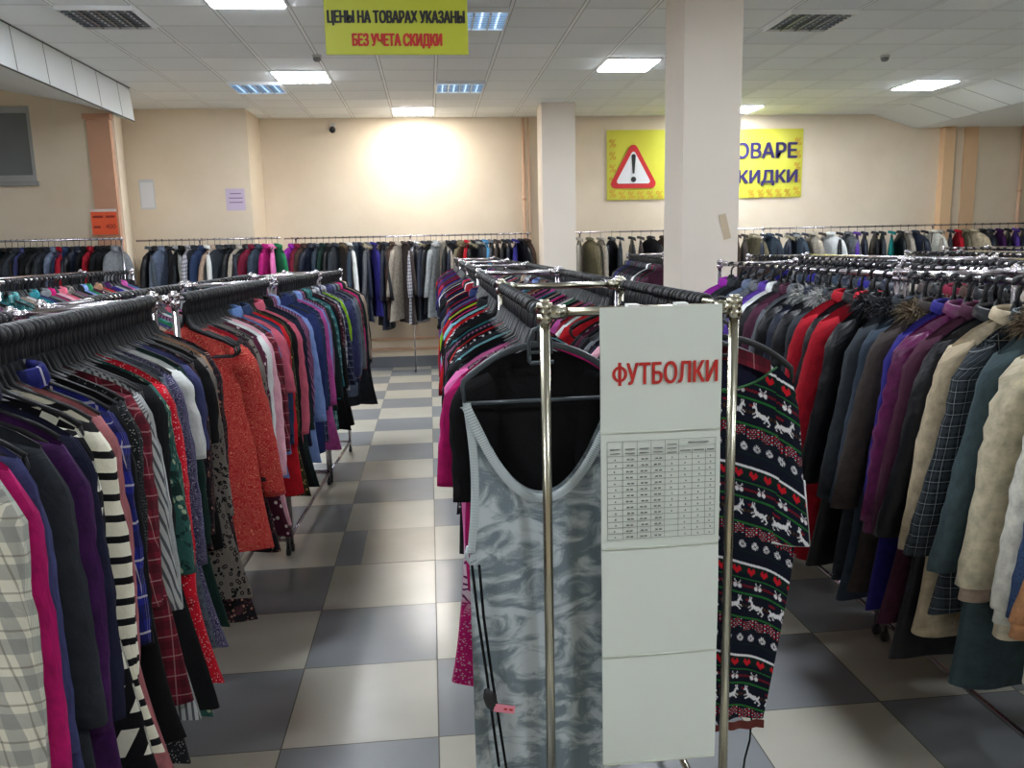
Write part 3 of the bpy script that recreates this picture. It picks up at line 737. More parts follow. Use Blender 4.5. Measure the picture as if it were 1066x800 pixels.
def garment(key, typ, loc, yaw, lod, seed, opt=None):
    rr = random.Random(seed); opt = opt or {}
    noun, cat, sw, L, sl, r0, r1, t, flare, col_, puff, rip = TYPES[typ]
    L = opt.get('L', L*rr.uniform(.93, 1.07)); sl = opt.get('sl', sl*rr.uniform(.95, 1.05)); t = opt.get('t', t+(.006 if lod == 0 else 0)); flare = opt.get('flare', flare)
    swing = opt.get('swing', rr.uniform(.07, .18)+(.10 if cat in ('coat', 'jacket') else 0)+(0.08 if sl < .4 else 0)); mat = CM(key); sw = opt.get('sw', sw*rr.uniform(.97, 1.03))
    fur = opt.get('fur')
    nm = cat.lower().replace('-', '_')
    if lod == 0:
        g = empty(nm, loc, yaw)
        mb = MB(); body_part(mb, rr, sw, L, t, flare, rip, puff=puff, neckd=opt.get('neck', .03), n=40, m=34); mb.build('body', mat, g)
        if sl > .05:
            for s in (-1, 1):
                mb = MB(); ex_, ey_, ez_ = sleeve_part(mb, rr, s, sw, sl, t, swing, r0, r1, puff, 16, 18); so = mb.build('sleeve', mat, g)
                if opt.get('cuff') or typ in ('jacket', 'puffer'):
                    MB().tube([(ex_, ey_, ez_+.01), (ex_+s*.003, ey_, ez_-.02), (ex_+s*.004, ey_, ez_-.05)], [r1*.95, r1*.8, r1*.85], 12, sy=.55, axis=(0, 1, 0)).build('cuff', CM(opt['cuff']) if opt.get('cuff') else mat, so)
        if col_:
            mb = MB(); collar_part(mb, rr, .035 if col_ == 'shirt' else .034, .062 if col_ == 'shirt' else .072, max(t*1.2, .02), -.105 if col_ == 'shirt' else -.118); mb.build('collar', CM(opt.get('collar', key)), g)
        if typ == 'shirt' or opt.get('buttons'):
            bt = MB(); 
            for k in range(7): bt.tube([(.004, -t-.010, -.16-L*.12*k), (.004, -t-.014, -.16-L*.12*k)], .006, 8)
            bt.build('button_row', MATS.setdefault('button', plainmat('button', (190, 188, 180), .4)), g)
        if fur:
            mb = MB(); fur_part(mb, rr, .105, t*1.25, -.125, 1700, .075); mb.build('fur_trim', furmat(fur, FUR[fur]), g)
    else:
        mb = MB(); body_part(mb, rr, sw, L, t, flare, rip, puff=puff, neckd=.03, n=20, m=12)
        if sl > .05:
            for s in (-1, 1): sleeve_part(mb, rr, s, sw, sl, t, swing, r0, r1, puff, 10, 9)
        if col_ and lod < 2: collar_part(mb, rr, .035, .062, max(t*1.2, .02), -.108, 12)
        if fur:
            g = empty(nm, loc, yaw); mb.build('body', mat, g)
            mb = MB(); fur_part(mb, rr, .09, t*1.2, -.12, 260, .07); mb.build('fur_trim', furmat(fur, FUR[fur]), g)
        else:
            g = mb.build(nm, mat); g.location = loc; g.rotation_euler = (0, 0, yaw)
    desc = opt.get('desc') or CLOTH[key][0]
    if fur: noun = 'fur-trimmed '+noun
    return dict(o=g, desc=desc, noun=noun, cat=cat, key=key)
def label_row(gs, where, group, order='near'):
    """each label says colour, kind, and what hangs on either side"""
    seen = {}
    cand = []
    for i, g in enumerate(gs):
        a = gs[i-1] if i else None; c = gs[i+1] if i+1 < len(gs) else None
        if a and c: l = '%s %s between the %s and the %s one on %s' % (g['desc'], g['noun'], a['desc'], c['desc'], where)
        elif c: l = '%s %s next to the %s one, %s on %s' % (g['desc'], g['noun'], c['desc'], 'nearest' if order == 'near' else 'leftmost', where)
        else: l = '%s %s next to the %s one, %s on %s' % (g['desc'], g['noun'], a['desc'], 'farthest' if order == 'near' else 'rightmost', where)
        if a and c and a['desc'] == c['desc']: l = '%s %s between two %s ones on %s' % (g['desc'], g['noun'], a['desc'], where)
        cand.append(l)
    for i, g in enumerate(gs):
        l = cand[i]
        k = (g['desc'], g['noun']); seen[k] = seen.get(k, 0)+1
        if cand.count(l) > 1 or l in LABELS or len(l.split()) > 16:
            l = '%s %s, %s such from the %s, on %s' % (g['desc'], g['noun'], ordn(seen[k]-1), 'near end' if order == 'near' else 'left', where)
        if len(l.split()) > 16: l = '%s %s, %s such along %s' % (g['desc'], g['noun'], ordn(seen[k]-1), where)
        if len(l.split()) > 16 or l in LABELS: print('LABEL', l)
        g['short'] = '%s %s%s' % (g['desc'], g['noun'], '' if seen[k] == 1 else ', %s such,' % ordn(seen[k]-1))
        LABELS.add(l); tag(g['o'], l, g['cat'], group)
def row(specs, p0, p1, z0, z1, where, group, base_yaw=0, lod=0, jit=.06, extra=0.0, order='near', style='plastic', hook=None, pos=None, seed=0, flip=False):
    """specs: list of (cloth key, type[, options]) hung evenly from p0 to p1"""
    n = len(specs); out = []
    rr = random.Random(seed+11)
    for i, sp in enumerate(specs):
        f = (i+.5)/n if pos is None else pos[i]
        f2 = f+(rr.uniform(-.18, .18)/n if pos is None else 0)
        p = (p0[0]+(p1[0]-p0[0])*f2, p0[1]+(p1[1]-p0[1])*f2, z0+(z1-z0)*f2+.004)
        yaw = base_yaw+rr.uniform(-jit, jit)+(sp[2].get('yaw', 0) if len(sp) > 2 else 0)
        l = lod(f2) if callable(lod) else lod
        op = dict(sp[2]) if len(sp) > 2 else {}
        out.append(garment(sp[0], sp[1], p, yaw, l, seed*1000+i, op))
        want_hanger(p, yaw, hook or where, style, out[-1])
    if extra:
        L = math.hypot(p1[0]-p0[0], p1[1]-p0[1]); k = int(L/extra)
        for q in range(k):
            f = (q+.5)/k
            want_hanger((p0[0]+(p1[0]-p0[0])*f, p0[1]+(p1[1]-p0[1])*f, z0+(z1-z0)*f+.004), base_yaw+rr.uniform(-.03, .03), hook or where, style)
    label_row(out, where, group, order)
    return out

# ---- left aisle rows ----
A = [('white_plaid', 'shirt', dict(L=1.0)), ('magenta', 'tunic', dict(L=1.12)), ('slate', 'tunic', dict(L=.98)), ('charcoal', 'tunic', dict(L=1.1)),
     ('purple', 'long', dict(L=1.06, t=.024, sw=.215)), ('navy', 'shirt'), ('blocks', 'tunic', dict(L=.96)), ('cream_stripe', 'tunic', dict(L=.92, sl=.64)), ('dusty_pink', 'tunic', dict(L=1.12)),
     ('royal_plaid', 'shirt', dict(L=.98)), ('jet', 'tunic'), ('black_dots', 'long', dict(L=1.12)), ('maroon_plaid', 'tunic', dict(L=1.0)), ('grey_stripe', 'tunic', dict(L=1.06)),
     ('black', 'long', dict(L=1.1)), ('green_floral', 'long', dict(L=1.14, desc='teal floral')), ('red_dots', 'tunic', dict(L=1.06, sw=.215, sl=.66)), ('slate_print', 'tunic'), ('ornament', 'tunic', dict(L=1.0)),
     ('white', 'top'), ('bottle', 'tunic', dict(L=1.0)), ('slate', 'top'), ('black_floral', 'blouse'), ('jet', 'blouse', dict(sl=.3)), ('leopard', 'tunic', dict(L=1.02)), ('tan', 'tunic', dict(L=1.0)), ('black_floral', 'long', dict(L=1.18))]
row(A, (-.965, 1.40), (-1.035, 3.12), 1.70, 1.70, 'the near left rack', 'tops hung on the near left rack', lod=0, extra=.030, seed=1, jit=.10)
B1 = [('paisley', 'blouse', dict(L=1.0, sw=.23, t=.034, sl=.66, yaw=.42, swing=.2)), ('crimson', 'top', dict(desc='red and black', sw=.18, sl=0.0)), ('black_floral', 'tunic'), ('leopard', 'blouse'), ('wine_dots', 'tunic', dict(L=1.02)), ('white', 'blouse'),
      ('pale_pink', 'tunic', dict(L=1.02, sl=.66)), ('maroon_plaid', 'blouse'), ('denim', 'shirt'), ('rose', 'top'), ('dark_denim', 'shirt', dict(L=.66)), ('red', 'tunic', dict(L=1.0)), ('olive_floral', 'tunic', dict(L=1.02)),
      ('jet', 'tunic'), ('rose', 'shirt', dict(L=.94, sw=.215, t=.024)), ('night_green', 'tunic'), ('navy', 'blouse'), ('black', 'shirt'), ('plum_stripe', 'shirt', dict(L=.85)), ('sky', 'shirt', dict(L=.98, sw=.215))]
row(B1, (-.985, 3.33), (-.945, 4.82), 1.695, 1.69, 'the middle left rack', 'tops hung on the middle left rack', lod=0, extra=.036, seed=2, jit=.09)
B2 = [('navy_blue', 'shirt', dict(L=.98, sw=.215)), ('dark_denim', 'shirt'), ('navy_plaid', 'shirt', dict(L=.95)), ('orchid', 'tunic', dict(L=1.02)), ('sky', 'shirt'), ('plum_stripe', 'shirt'), ('night_green', 'shirt'), ('teal_plaid', 'shirt', dict(L=.96)),
      ('turq', 'shirt'), ('jet', 'tunic'), ('wine_dots', 'top'), ('black', 'tunic', dict(L=1.0)), ('bw_plaid', 'shirt', dict(L=.94)), ('navy_plaid', 'shirt'), ('lime', 'top'), ('bw_plaid', 'shirt')]
row(B2, (-.925, 5.02), (-.87, 6.36), 1.685, 1.675, "the third left rack", 'shirts in the left row beyond the middle rack', lod=1, extra=.055, seed=3)
B3 = [('slate', 'shirt'), ('navy_plaid', 'shirt'), ('steel', 'shirt', dict(L=.9)), ('charcoal', 'shirt', dict(L=1.0)), ('grey', 'shirt'), ('maroon_plaid', 'shirt'), ('hot_pink', 'shirt'), ('charcoal', 'tunic', dict(L=1.05)), ('night_green', 'shirt'), ('beige', 'shirt', dict(L=1.0)), ('charcoal', 'tunic', dict(L=1.1))]
row(B3, (-.855, 6.5), (-.805, 7.42), 1.665, 1.665, 'the last left rack', 'shirts on the last left rack', lod=1, extra=.055, seed=4)
KEYS_MIX = ['charcoal', 'magenta', 'red', 'white', 'black', 'denim', 'plum_stripe', 'rose', 'navy', 'green', 'light_grey', 'bw_plaid', 'turq', 'beige', 'black_floral', 'pale_pink', 'cobalt', 'grey', 'leopard', 'maroon_plaid', 'jet', 'orchid', 'slate', 'teal_plaid', 'wine_dots', 'sky', 'tan', 'purple']
def mix(n, types, keys=KEYS_MIX, seed=0):
    rr = random.Random(seed); ks = []
    while len(ks) < n+30:
        k = keys[:]; rr.shuffle(k); ks += k
    return [(ks[i], rr.choice(types)) for i in range(n)]
row(mix(18, ['shirt', 'blouse', 'top'], seed=5), (-1.46, 1.9), (-1.53, 3.1), 1.66, 1.66, "the near left rack's inner rail", 'tops on the inner rail of the near left rack', lod=1, extra=.045, seed=5)
row(mix(18, ['shirt', 'blouse', 'top'], seed=6), (-1.485, 3.7), (-1.445, 4.85), 1.675, 1.675, "the middle left rack's inner rail", 'tops on the inner rail of the middle left rack', lod=1, extra=.05, seed=6)
row(mix(14, ['shirt', 'blouse'], seed=7), (-1.425, 5.02), (-1.37, 6.36), 1.675, 1.675, "the left row's far inner rail", 'tops on the inner rail beyond the middle left rack', lod=1, extra=.08, seed=7)
row(mix(26, ['shirt', 'blouse', 'top'], seed=8), (-3.08, 4.2), (-3.05, 6.0), 1.69, 1.69, "the far left row, front", 'tops in the front of the second row at far left', lod=1, extra=.05, seed=8)
row(mix(24, ['shirt', 'blouse', 'top'], seed=9), (-3.045, 6.15), (-3.0, 8.5), 1.69, 1.69, "the far left row, back", 'tops in the back of the second row at far left', lod=1, extra=.08, seed=9)

# ---- middle row, left rail (behind the tank top) ----
C1 = [('magenta', 'tee', dict(L=.80, sl=.34, sw=.215, desc='bright magenta', t=.02)), ('animal', 'long', dict(L=1.12, sl=0.0, sw=.19, flare=.085, desc='pink animal-print')), ('pink', 'tee', dict(L=.72, sl=.30, sw=.215)), ('navy', 'tee', dict(sl=.25)), ('black', 'top'), ('jet', 'tee'),
      ('aqua', 'tee', dict(sl=.26)), ('black', 'top'), ('charcoal', 'top'), ('bw_dots', 'top'), ('jet', 'top', dict(sl=.5)), ('red', 'top'), ('jet', 'top'), ('plum_stripe', 'tee'), ('black', 'tee'), ('turq', 'top'), ('jet', 'tee')]
row(C1, (.297, 2.34), (.30, 3.36), 1.70, 1.70, "the front middle rack's left rail", 'tops on the left rail of the front middle rack', lod=0, extra=.10, seed=20, jit=.12)
C2 = [('black', 'top'), ('bw_dots', 'top', dict(L=.85)), ('red', 'top'), ('jet', 'tee'), ('aqua', 'tee'), ('black', 'shirt'), ('hot_pink', 'top'), ('jet', 'top'), ('red', 'tee'), ('lime', 'tee', dict(sl=.24)), ('black', 'top'), ('crimson', 'top'), ('cobalt', 'top'), ('grey', 'tee'), ('violet', 'tee'), ('jet', 'top'), ('navy_blue', 'shirt'), ('crimson', 'shirt'), ('black', 'top')]
row(C2, (.30, 3.55), (.31, 5.08), 1.70, 1.70, "the second middle rack's left rail", 'tops on the left rail of the second middle rack', lod=1, extra=.14, seed=21, jit=.1)
row(mix(16, ['top', 'shirt', 'tee'], ['red', 'cobalt', 'black', 'violet', 'jet', 'navy', 'crimson', 'black', 'charcoal', 'white'], 22), (.31, 5.3), (.325, 6.95), 1.70, 1.70, "the third middle rack's left rail", 'tops on the left rail of the third middle rack', lod=1, seed=22)
row(mix(16, ['top', 'shirt', 'tee'], ['red', 'cobalt', 'black', 'violet', 'jet', 'navy', 'crimson', 'grey'], 23), (.325, 7.2), (.335, 8.85), 1.695, 1.695, "the fourth middle rack's left rail", 'tops on the left rail of the fourth middle rack', lod=2, extra=.11, seed=23)
row(mix(15, ['top', 'shirt', 'tee'], ['red', 'cobalt', 'black', 'violet', 'jet', 'navy', 'wine_dots', 'grey'], 24), (.335, 9.1), (.345, 10.85), 1.695, 1.695, "the last middle rack's left rail", 'tops on the left rail of the last middle rack', lod=2, seed=24)
# right rail of the middle row
D1 = [('light_grey', 'tee'), ('white', 'tee', dict(sl=.3)), ('steel', 'tee'), ('jet', 'top'), ('bw_dots', 'top'), ('orchid', 'tee'), ('beige', 'top'), ('black', 'top'), ('pale_pink', 'tee'), ('navy', 'top'), ('black', 'shirt'), ('grey', 'tee'), ('jet', 'top'), ('charcoal', 'shirt'), ('wine_dots', 'top'), ('black', 'top')]
row(D1, (.81, 2.32), (.812, 3.36), 1.70, 1.70, "the front middle rack's right rail", 'tops on the right rail of the front middle rack', lod=0, extra=.040, seed=30, jit=.1)
D2 = [('red', 'top'), ('white', 'tee'), ('crimson', 'top'), ('orchid', 'tee'), ('jet', 'top'), ('rose', 'top'), ('black', 'tee'), ('green', 'top'), ('white', 'top'), ('plum_stripe', 'top'), ('black', 'top'), ('hot_pink', 'tee'), ('navy', 'top'), ('beige', 'tee'), ('black', 'top'), ('turq', 'tee')]
row(D2, (.81, 3.55), (.82, 5.08), 1.70, 1.70, "the second middle rack's right rail", 'tops on the right rail of the second middle rack', lod=1, extra=.045, seed=31, jit=.1)
row(mix(16, ['top', 'shirt', 'tee'], KEYS_MIX, 32), (.82, 5.3), (.835, 6.95), 1.70, 1.70, "the third middle rack's right rail", 'tops on the right rail of the third middle rack', lod=1, extra=.06, seed=32)
row(mix(14, ['top', 'shirt', 'tee'], KEYS_MIX, 33), (.835, 7.2), (.845, 8.85), 1.695, 1.695, "the fourth middle rack's right rail", 'tops on the right rail of the fourth middle rack', lod=2, extra=.09, seed=33)
row(mix(12, ['top', 'shirt', 'tee'], KEYS_MIX, 34), (.845, 9.1), (.855, 10.85), 1.695, 1.695, "the last middle rack's right rail", 'tops on the right rail of the last middle rack', lod=2, seed=34)

# ---- right side coats ----
E1 = [('c_navy', 'coat', .95), ('c_umber', 'lcoat', 1.2), ('c_grey', 'coat', 1.4), ('c_char', 'coat', 1.62), ('c_tan', 'jacket', 1.98, dict(L=1.12)), ('c_denim', 'puffer', 2.10, dict(L=1.06, cuff='white')), ('c_white', 'puffer', 2.20, dict(L=1.05)), ('c_sand', 'puffer', 2.33, dict(L=.98, cuff='beige')),
      ('c_spruce', 'lcoat', 2.46, dict(L=1.2, fur='brown', sl=.74, t=.048)), ('c_check', 'coat', 2.57, dict(L=1.0)), ('c_cream', 'coat', 2.67, dict(L=1.12)), ('c_black', 'lcoat', 2.76), ('c_aub', 'lcoat', 2.84, dict(L=1.15, t=.04)), ('c_plum', 'puffer', 2.93, dict(L=1.0)),
      ('c_blue', 'coat', 3.02), ('c_umber', 'coat', 3.11, dict(fur='brown', L=1.15)), ('c_slate', 'lcoat', 3.21, dict(L=1.2)), ('c_char', 'coat', 3.30, dict(fur='black', t=.042))]
E2 = [('c_black', 'coat', 3.50, dict(fur='black')), ('c_red', 'coat', 3.61, dict(L=1.22, t=.044)), ('c_black', 'jacket', 3.72, dict(L=1.0)), ('c_red', 'coat', 3.82, dict(L=1.25)), ('c_char', 'coat', 3.93, dict(fur='silver')), ('c_black', 'lcoat', 4.03),
      ('c_navy', 'coat', 4.14, dict(fur='silver', t=.042)), ('c_black', 'coat', 4.25), ('c_grey', 'coat', 4.34, dict(desc='silver grey')), ('c_aub', 'jacket', 4.44), ('c_black', 'jacket', 4.53), ('white', 'jacket', 4.62), ('violet', 'jacket', 4.74, dict(L=.9)), ('tweed', 'coat', 4.88), ('steel', 'jacket', 5.0, dict(L=.95)),
      ('black', 'jacket', 5.12), ('charcoal', 'coat', 5.25), ('bright_purple', 'jacket', 5.42)]
def prow(E, x, z, where, group, seed, lod, **k):
    y0, y1 = E[0][2], E[-1][2]
    row([(e[0], e[1], dict({'L': TYPES[e[1]][3]*1.1, 'sl': .74}, **{k_: (v_*1.07 if k_ == 'L' else v_) for k_, v_ in (e[3] if len(e) > 3 else {}).items()})) for e in E], (x, y0), (x, y1), z, z, where, group, lod=lod, seed=seed, pos=[(e[2]-y0)/(y1-y0) for e in E], **k)
prow(E1, 2.06, 1.708, "the near right rack", 'coats on the near right rack', 40, 0, jit=.12)
prow(E2, 2.06, 1.708, "the column-side right rack", 'coats on the right rack nearest the big column', 41, 0, jit=.12)
OUT = ['c_black', 'c_navy', 'c_char', 'c_grey', 'c_slate', 'c_black', 'c_umber', 'c_blue', 'c_black', 'c_brown', 'c_wine', 'c_navy', 'c_stone', 'c_black']
row(mix(22, ['coat', 'jacket'], OUT, 42), (2.62, 1.3), (2.62, 3.3), 1.708, 1.708, "the near right rack's inner rail", 'coats on the inner rail of the near right rack', lod=1, seed=42)
row(mix(18, ['coat', 'jacket'], OUT, 43), (2.62, 3.5), (2.62, 5.6), 1.708, 1.708, "the column-side right rack's inner rail", 'coats on the inner rail of the right rack by the column', lod=1, seed=43, extra=.09)
row(mix(18, ['jacket', 'shirt'], OUT, 44), (3.15, 3.1), (3.15, 5.05), 1.71, 1.71, "the second right row, front", 'jackets in the front unit of the second right row', lod=1, seed=44, extra=.07)
row(mix(18, ['jacket', 'shirt'], OUT, 45), (3.15, 5.3), (3.05, 7.5), 1.71, 1.71, "the second right row, back", 'jackets in the back unit of the second right row', lod=1, seed=45, extra=.09)
row(mix(20, ['jacket', 'coat'], OUT, 46), (4.9, 5.1), (4.9, 7.9), 1.70, 1.70, 'the third right row', 'jackets in the third right row', lod=2, seed=46, extra=.09)
row(mix(22, ['jacket', 'coat'], OUT, 47), (6.6, 6.7), (6.9, 10.3), 1.70, 1.70, 'the fourth right row', 'jackets in the fourth right row', lod=2, seed=47)
row([(k, ty) for k, ty in zip(['c_aub', 'c_black', 'c_wine', 'c_navy', 'c_black', 'white', 'c_navy', 'c_black', 'c_char', 'c_black', 'c_slate', 'c_black', 'c_aub', 'c_black', 'c_navy', 'c_black', 'c_char', 'c_black', 'c_blue', 'c_black', 'c_grey', 'c_black'], ['jacket']*22)],
    (2.45, 8.4), (2.75, 11.1), 1.70, 1.70, "the rack between the columns", 'jackets on the rack between the two columns', lod=1, seed=48, extra=.1)

# ---- clothes along the walls ----
def wall(specs, x0, x1, y, where, group, seed, style='wire'):
    """rail runs along x; each garment is turned so its sleeve side or a slanting front shows"""
    rr = random.Random(seed); n = len(specs); out = []
    for i, sp in enumerate(specs):
        x = x0+(x1-x0)*(i+.5)/n+rr.uniform(-.15, .15)*(x1-x0)/n
        op = dict(sp[2]) if len(sp) > 2 else {}
        yaw = PI/2+rr.choice((-1, -1, 1))*rr.uniform(.12, .6)
        op.setdefault('t', {'coat': .038, 'jacket': .038, 'puffer': .045, 'lcoat': .04}.get(sp[1], .025))
        p = (x, y, 2.039)
        out.append(garment(sp[0], sp[1], p, yaw, 1, seed*1000+i, op)); want_hanger(p, yaw, where, style, out[-1])
    label_row(out, where, group, 'left')
DK = ['c_black', 'charcoal', 'jet', 'c_navy', 'night_green', 'c_black', 'slate', 'black', 'grey', 'jet', 'dark_denim', 'c_black', 'c_char', 'jet', 'steel', 'black', 'c_umber', 'crimson']
wall(mix(42, ['shirt', 'shirt', 'jacket'], DK, 50), -6.2, -3.44, 9.58, "the rail under the window", 'dark clothes on the wall rail under the window', 50)
W2 = [('slate_print', 'coat'), ('c_black', 'coat'), ('steel', 'coat'), ('charcoal', 'jacket'), ('light_grey', 'coat'), ('jet', 'coat'), ('bw_plaid', 'coat'), ('charcoal', 'coat'), ('dark_denim', 'coat'), ('white', 'coat'), ('beige', 'coat'), ('c_char', 'coat'), ('c_navy', 'coat'), ('c_black', 'coat'),
      ('c_stone', 'coat'), ('c_black', 'coat'), ('c_wine', 'coat'), ('c_slate', 'coat'), ('c_mag', 'coat'), ('pink', 'coat'), ('green', 'coat')]
wall(W2, -3.80, -2.02, 11.55, 'the rail under the lilac notice', 'coats on the rail under the lilac notice', 51)
W3 = [('bright_purple', 'coat'), ('c_wine', 'coat'), ('c_brown', 'coat'), ('c_navy', 'coat'), ('c_slate', 'coat'), ('bottle', 'coat'), ('c_black', 'coat'), ('c_char', 'coat'), ('c_umber', 'coat', dict(fur='brown')), ('white', 'coat'), ('c_slate', 'coat'), ('c_navy', 'coat'), ('c_grey', 'coat', dict(fur='pale')), ('c_blue', 'coat'), ('c_black', 'lcoat'), ('c_navy', 'lcoat'),
      ('c_brown', 'lcoat'), ('c_stone', 'coat'), ('c_umber', 'coat'), ('c_black', 'lcoat'), ('bw_plaid', 'coat'), ('c_navy', 'coat', dict(fur='pale')), ('c_black', 'coat'), ('light_grey', 'coat', dict(fur='silver')), ('c_stone', 'lcoat'), ('c_black', 'lcoat', dict(L=1.4)), ('c_navy', 'coat'), ('c_khaki', 'coat', dict(fur='sand')), ('c_red', 'coat'), ('c_black', 'coat', dict(fur='pale')), ('c_char', 'coat', dict(fur='silver')),
      ('c_sky', 'coat'), ('c_grey', 'coat'), ('c_umber', 'coat'), ('c_black', 'coat'), ('c_navy', 'coat'), ('c_blue', 'coat', dict(desc='bright cobalt')), ('c_black', 'coat'), ('c_brown', 'coat')]
wall(W3, -2.06, 1.55, 12.38, "the far left wall rail", 'coats on the far rail left of the slim column', 52)
W4 = [('c_stone', 'coat'), ('c_khaki', 'coat'), ('c_stone', 'lcoat'), ('c_black', 'coat'), ('c_char', 'coat'), ('c_black', 'coat'), ('c_umber', 'coat'), ('c_black', 'jacket'), ('c_brown', 'coat'), ('c_navy', 'coat'), ('c_grey', 'jacket')]
wall(W4, 2.2, 4.0, 12.38, "the wall rail between the columns", 'coats on the far rail between the two columns', 53)
W5 = [('c_brown', 'coat'), ('c_umber', 'coat'), ('c_khaki', 'coat', dict(fur='pale')), ('c_navy', 'coat'), ('c_slate', 'coat'), ('c_navy', 'coat'), ('c_navy', 'coat', dict(fur='pale')), ('c_slate', 'coat', dict(fur='silver')), ('c_navy', 'coat'), ('c_stone', 'coat'), ('c_umber', 'coat'), ('white', 'coat'), ('c_black', 'coat'), ('c_grey', 'coat'), ('violet', 'coat'), ('c_navy', 'coat'), ('c_black', 'coat'), ('c_char', 'coat'), ('c_teal', 'coat'), ('c_black', 'coat'),
      ('c_stone', 'coat'), ('c_navy', 'coat'), ('c_black', 'coat'), ('c_white', 'coat'), ('c_stone', 'coat'), ('c_char', 'coat'), ('c_red', 'coat'), ('c_khaki', 'coat'), ('c_cream', 'coat'), ('c_black', 'coat'), ('c_navy', 'coat'), ('purple', 'coat'), ('c_black', 'coat'), ('violet', 'coat'), ('c_navy', 'coat'), ('c_black', 'coat'), ('c_teal', 'coat'), ('aqua', 'coat'), ('c_blue', 'coat'), ('white', 'coat'), ('c_black', 'coat'), ('c_teal', 'jacket'), ('c_grey', 'jacket'), ('c_black', 'jacket')]
wall(W5, 4.7, 10.9, 12.38, "the far right wall rail", 'coats on the far rail right of the big column', 54)

# ------------------------------------------------------------------ front pieces: tank top, black T-shirt, reindeer dress
# front hanger, dark grey with a loop and straight bar
def front_hanger(loc, label, m_hang_grey=m_hang_grey):
    t = empty('hanger', loc, 0); tag(t, label, 'hanger')
    MB().tube(hook_pts(.021), .006, 10, sy=1.3, axis=(0, 1, 0)).build('hook', m_hang_grey, t)
    fr = MB()
    for s in (-1, 1):
        fr.tube([(s*(.0+.213*i/10), 0, -.098-.010*(i/10)-.088*(i/10)**2.1) for i in range(11)]+[(s*.216, 0, -.215), (s*.211, 0, -.258)], [.0095]*10+[.008, .006, .0055], 10, sy=.8)
    fr.tube([(-.211, 0, -.258), (.211, 0, -.255)], .0055, 10)
    fr.build('frame', m_hang_grey, t)
    lp = MB().tube([(-.030, -.010, -.128), (-.030, -.010, -.145), (-.026, -.010, -.150), (.038, -.010, -.148)], .0055, 8).tube([(-.030, -.010, -.145), (-.031, -.010, -.09), (-.018, -.010, -.058), (0, -.010, -.05), (.018, -.010, -.058), (.031, -.010, -.09), (.030, -.010, -.125)], .0055, 8)
    lp.tube([(-.030, -.010, -.120), (.030, -.010, -.120)], .0045, 8).build('size_loop', m_hang_grey, t)
front_hanger((.293, 2.20, 1.704), 'dark grey hanger with a square loop, nearest on the front middle rack')
front_hanger((.812, 2.212, 1.704), 'dark grey hanger arching above the neckline of the reindeer dress', m_hang)
# tank top with a deep scoop neck
def tank_w(z):   # outer half width at local height z
    if z > -.66:
        f = (-.255-z)/.405; return .212-.012*math.sin(f*PI)*.6
    return .205+.02*(-z-.66)
def tank():
    t = empty('tank_top', (.293, 2.185, 1.70)); tag(t, 'pale grey marbled tank dress with a deep scoop neck at the front', 'dress')
    mat = MATS.setdefault('tank', None)
    nt = NT('tank_marble', .85); uv = nt.uv(); f, _ = F_marble((122, 137, 145), (190, 200, 204), 8); nt.col(f(nt, uv)); nt.bump(nt.vor(uv, 240, .1), .3, .002); mat = nt.m
    mt = NT('tank_trim', .85); uv = mt.uv(); mt.col(F_vstripe((196, 206, 208), (150, 162, 168), .004, .4)[0](mt, uv)); trim = mt.m
    def neck(x):    # z of neckline at x
        ax = abs(x)/.200
        return -.515+.265*ax**2.0 if ax <= 1 else -.25
    def arm(z): return 0
    mb = MB(); P = []; U = []; nx, nz = 56, 60
    for i in range(nz+1):
        v = i/nz; row_ = []; ur = []
        for j in range(nx+1):
            u = -1+2*j/nx
            x0 = .212*u; zt = neck(x0); zb = -1.50
            z = zt*(1-v)+zb*v
            # armhole: the flank is pulled in between strap and underarm
            flank = .0
            if z > -.70: flank = .020*max(0, math.sin(PI*min(1, max(0, (-.25-z)/.45))))
            x = x0*(1+(max(0, -z-.70)*.0))-math.copysign(flank*abs(u)**4, u)*-1*-1
            y = -.012-.010*math.sin(u*5+v*2.5)*v-.012*(1-u*u)*min(1, v*3)-.004*math.sin(u*14+z*9)
            row_.append((x, y, z)); ur.append((x, -z))
        P.append(row_); U.append(ur)
    mb.grid(P, False, U)
    # back panel, lower neckline hidden, closes the body
    P2 = [[(x, .018+.004*math.sin(x*30), z if i else max(z, -.30)) for (x, y, z) in r] for i, r in enumerate(P)]
    P2 = [[(p[0], .014, p[2]) for p in r] for r in P]
    mb.grid([r[::-1] for r in P2], False, [r[::-1] for r in U])
    mb.build('body', mat, t)
    nb = MB(); Q = []; V = []
    for k in range(61):
        x = -.206+.412*k/60; z = neck(x); n2 = Vector((-(2*.265*abs(x)/.2**2)*math.copysign(1, x), 0, 1)).normalized()
        y = -.018-.008*(1-(x/.212)**2)
        Q.append([(x-n2.x*a, y-yy, z-n2.z*a) for a, yy in ((-.003, .0), (-.003, .004), (.010, .006), (.022, .003))]); V.append([(k*.009, a) for a in (0, .003, .012, .02)])
    nb.grid(Q, False, V).build('neck_binding', trim, t)
    for s in (-1, 1):
        ab = MB(); Q = []; V = []
        for k in range(31):
            z = -.245-.43*k/30; x = s*(.214-.016*math.sin(PI*k/30))
            Q.append([(x-s*a, -.018-yy, z) for a, yy in ((-.004, -.004), (-.003, .002), (.010, .004), (.018, .002))]); V.append([(k*.014, a) for a in (0, .003, .012, .02)])
        ab.grid(Q, False, V)
        ab.tube([(s*.214, -.012, -.66), (s*.222, -.010, -.69), (s*.212, -.008, -.71), (s*.196, -.012, -.695)], .007, 8)
        ab.build('armhole_binding', trim, t)
tank()
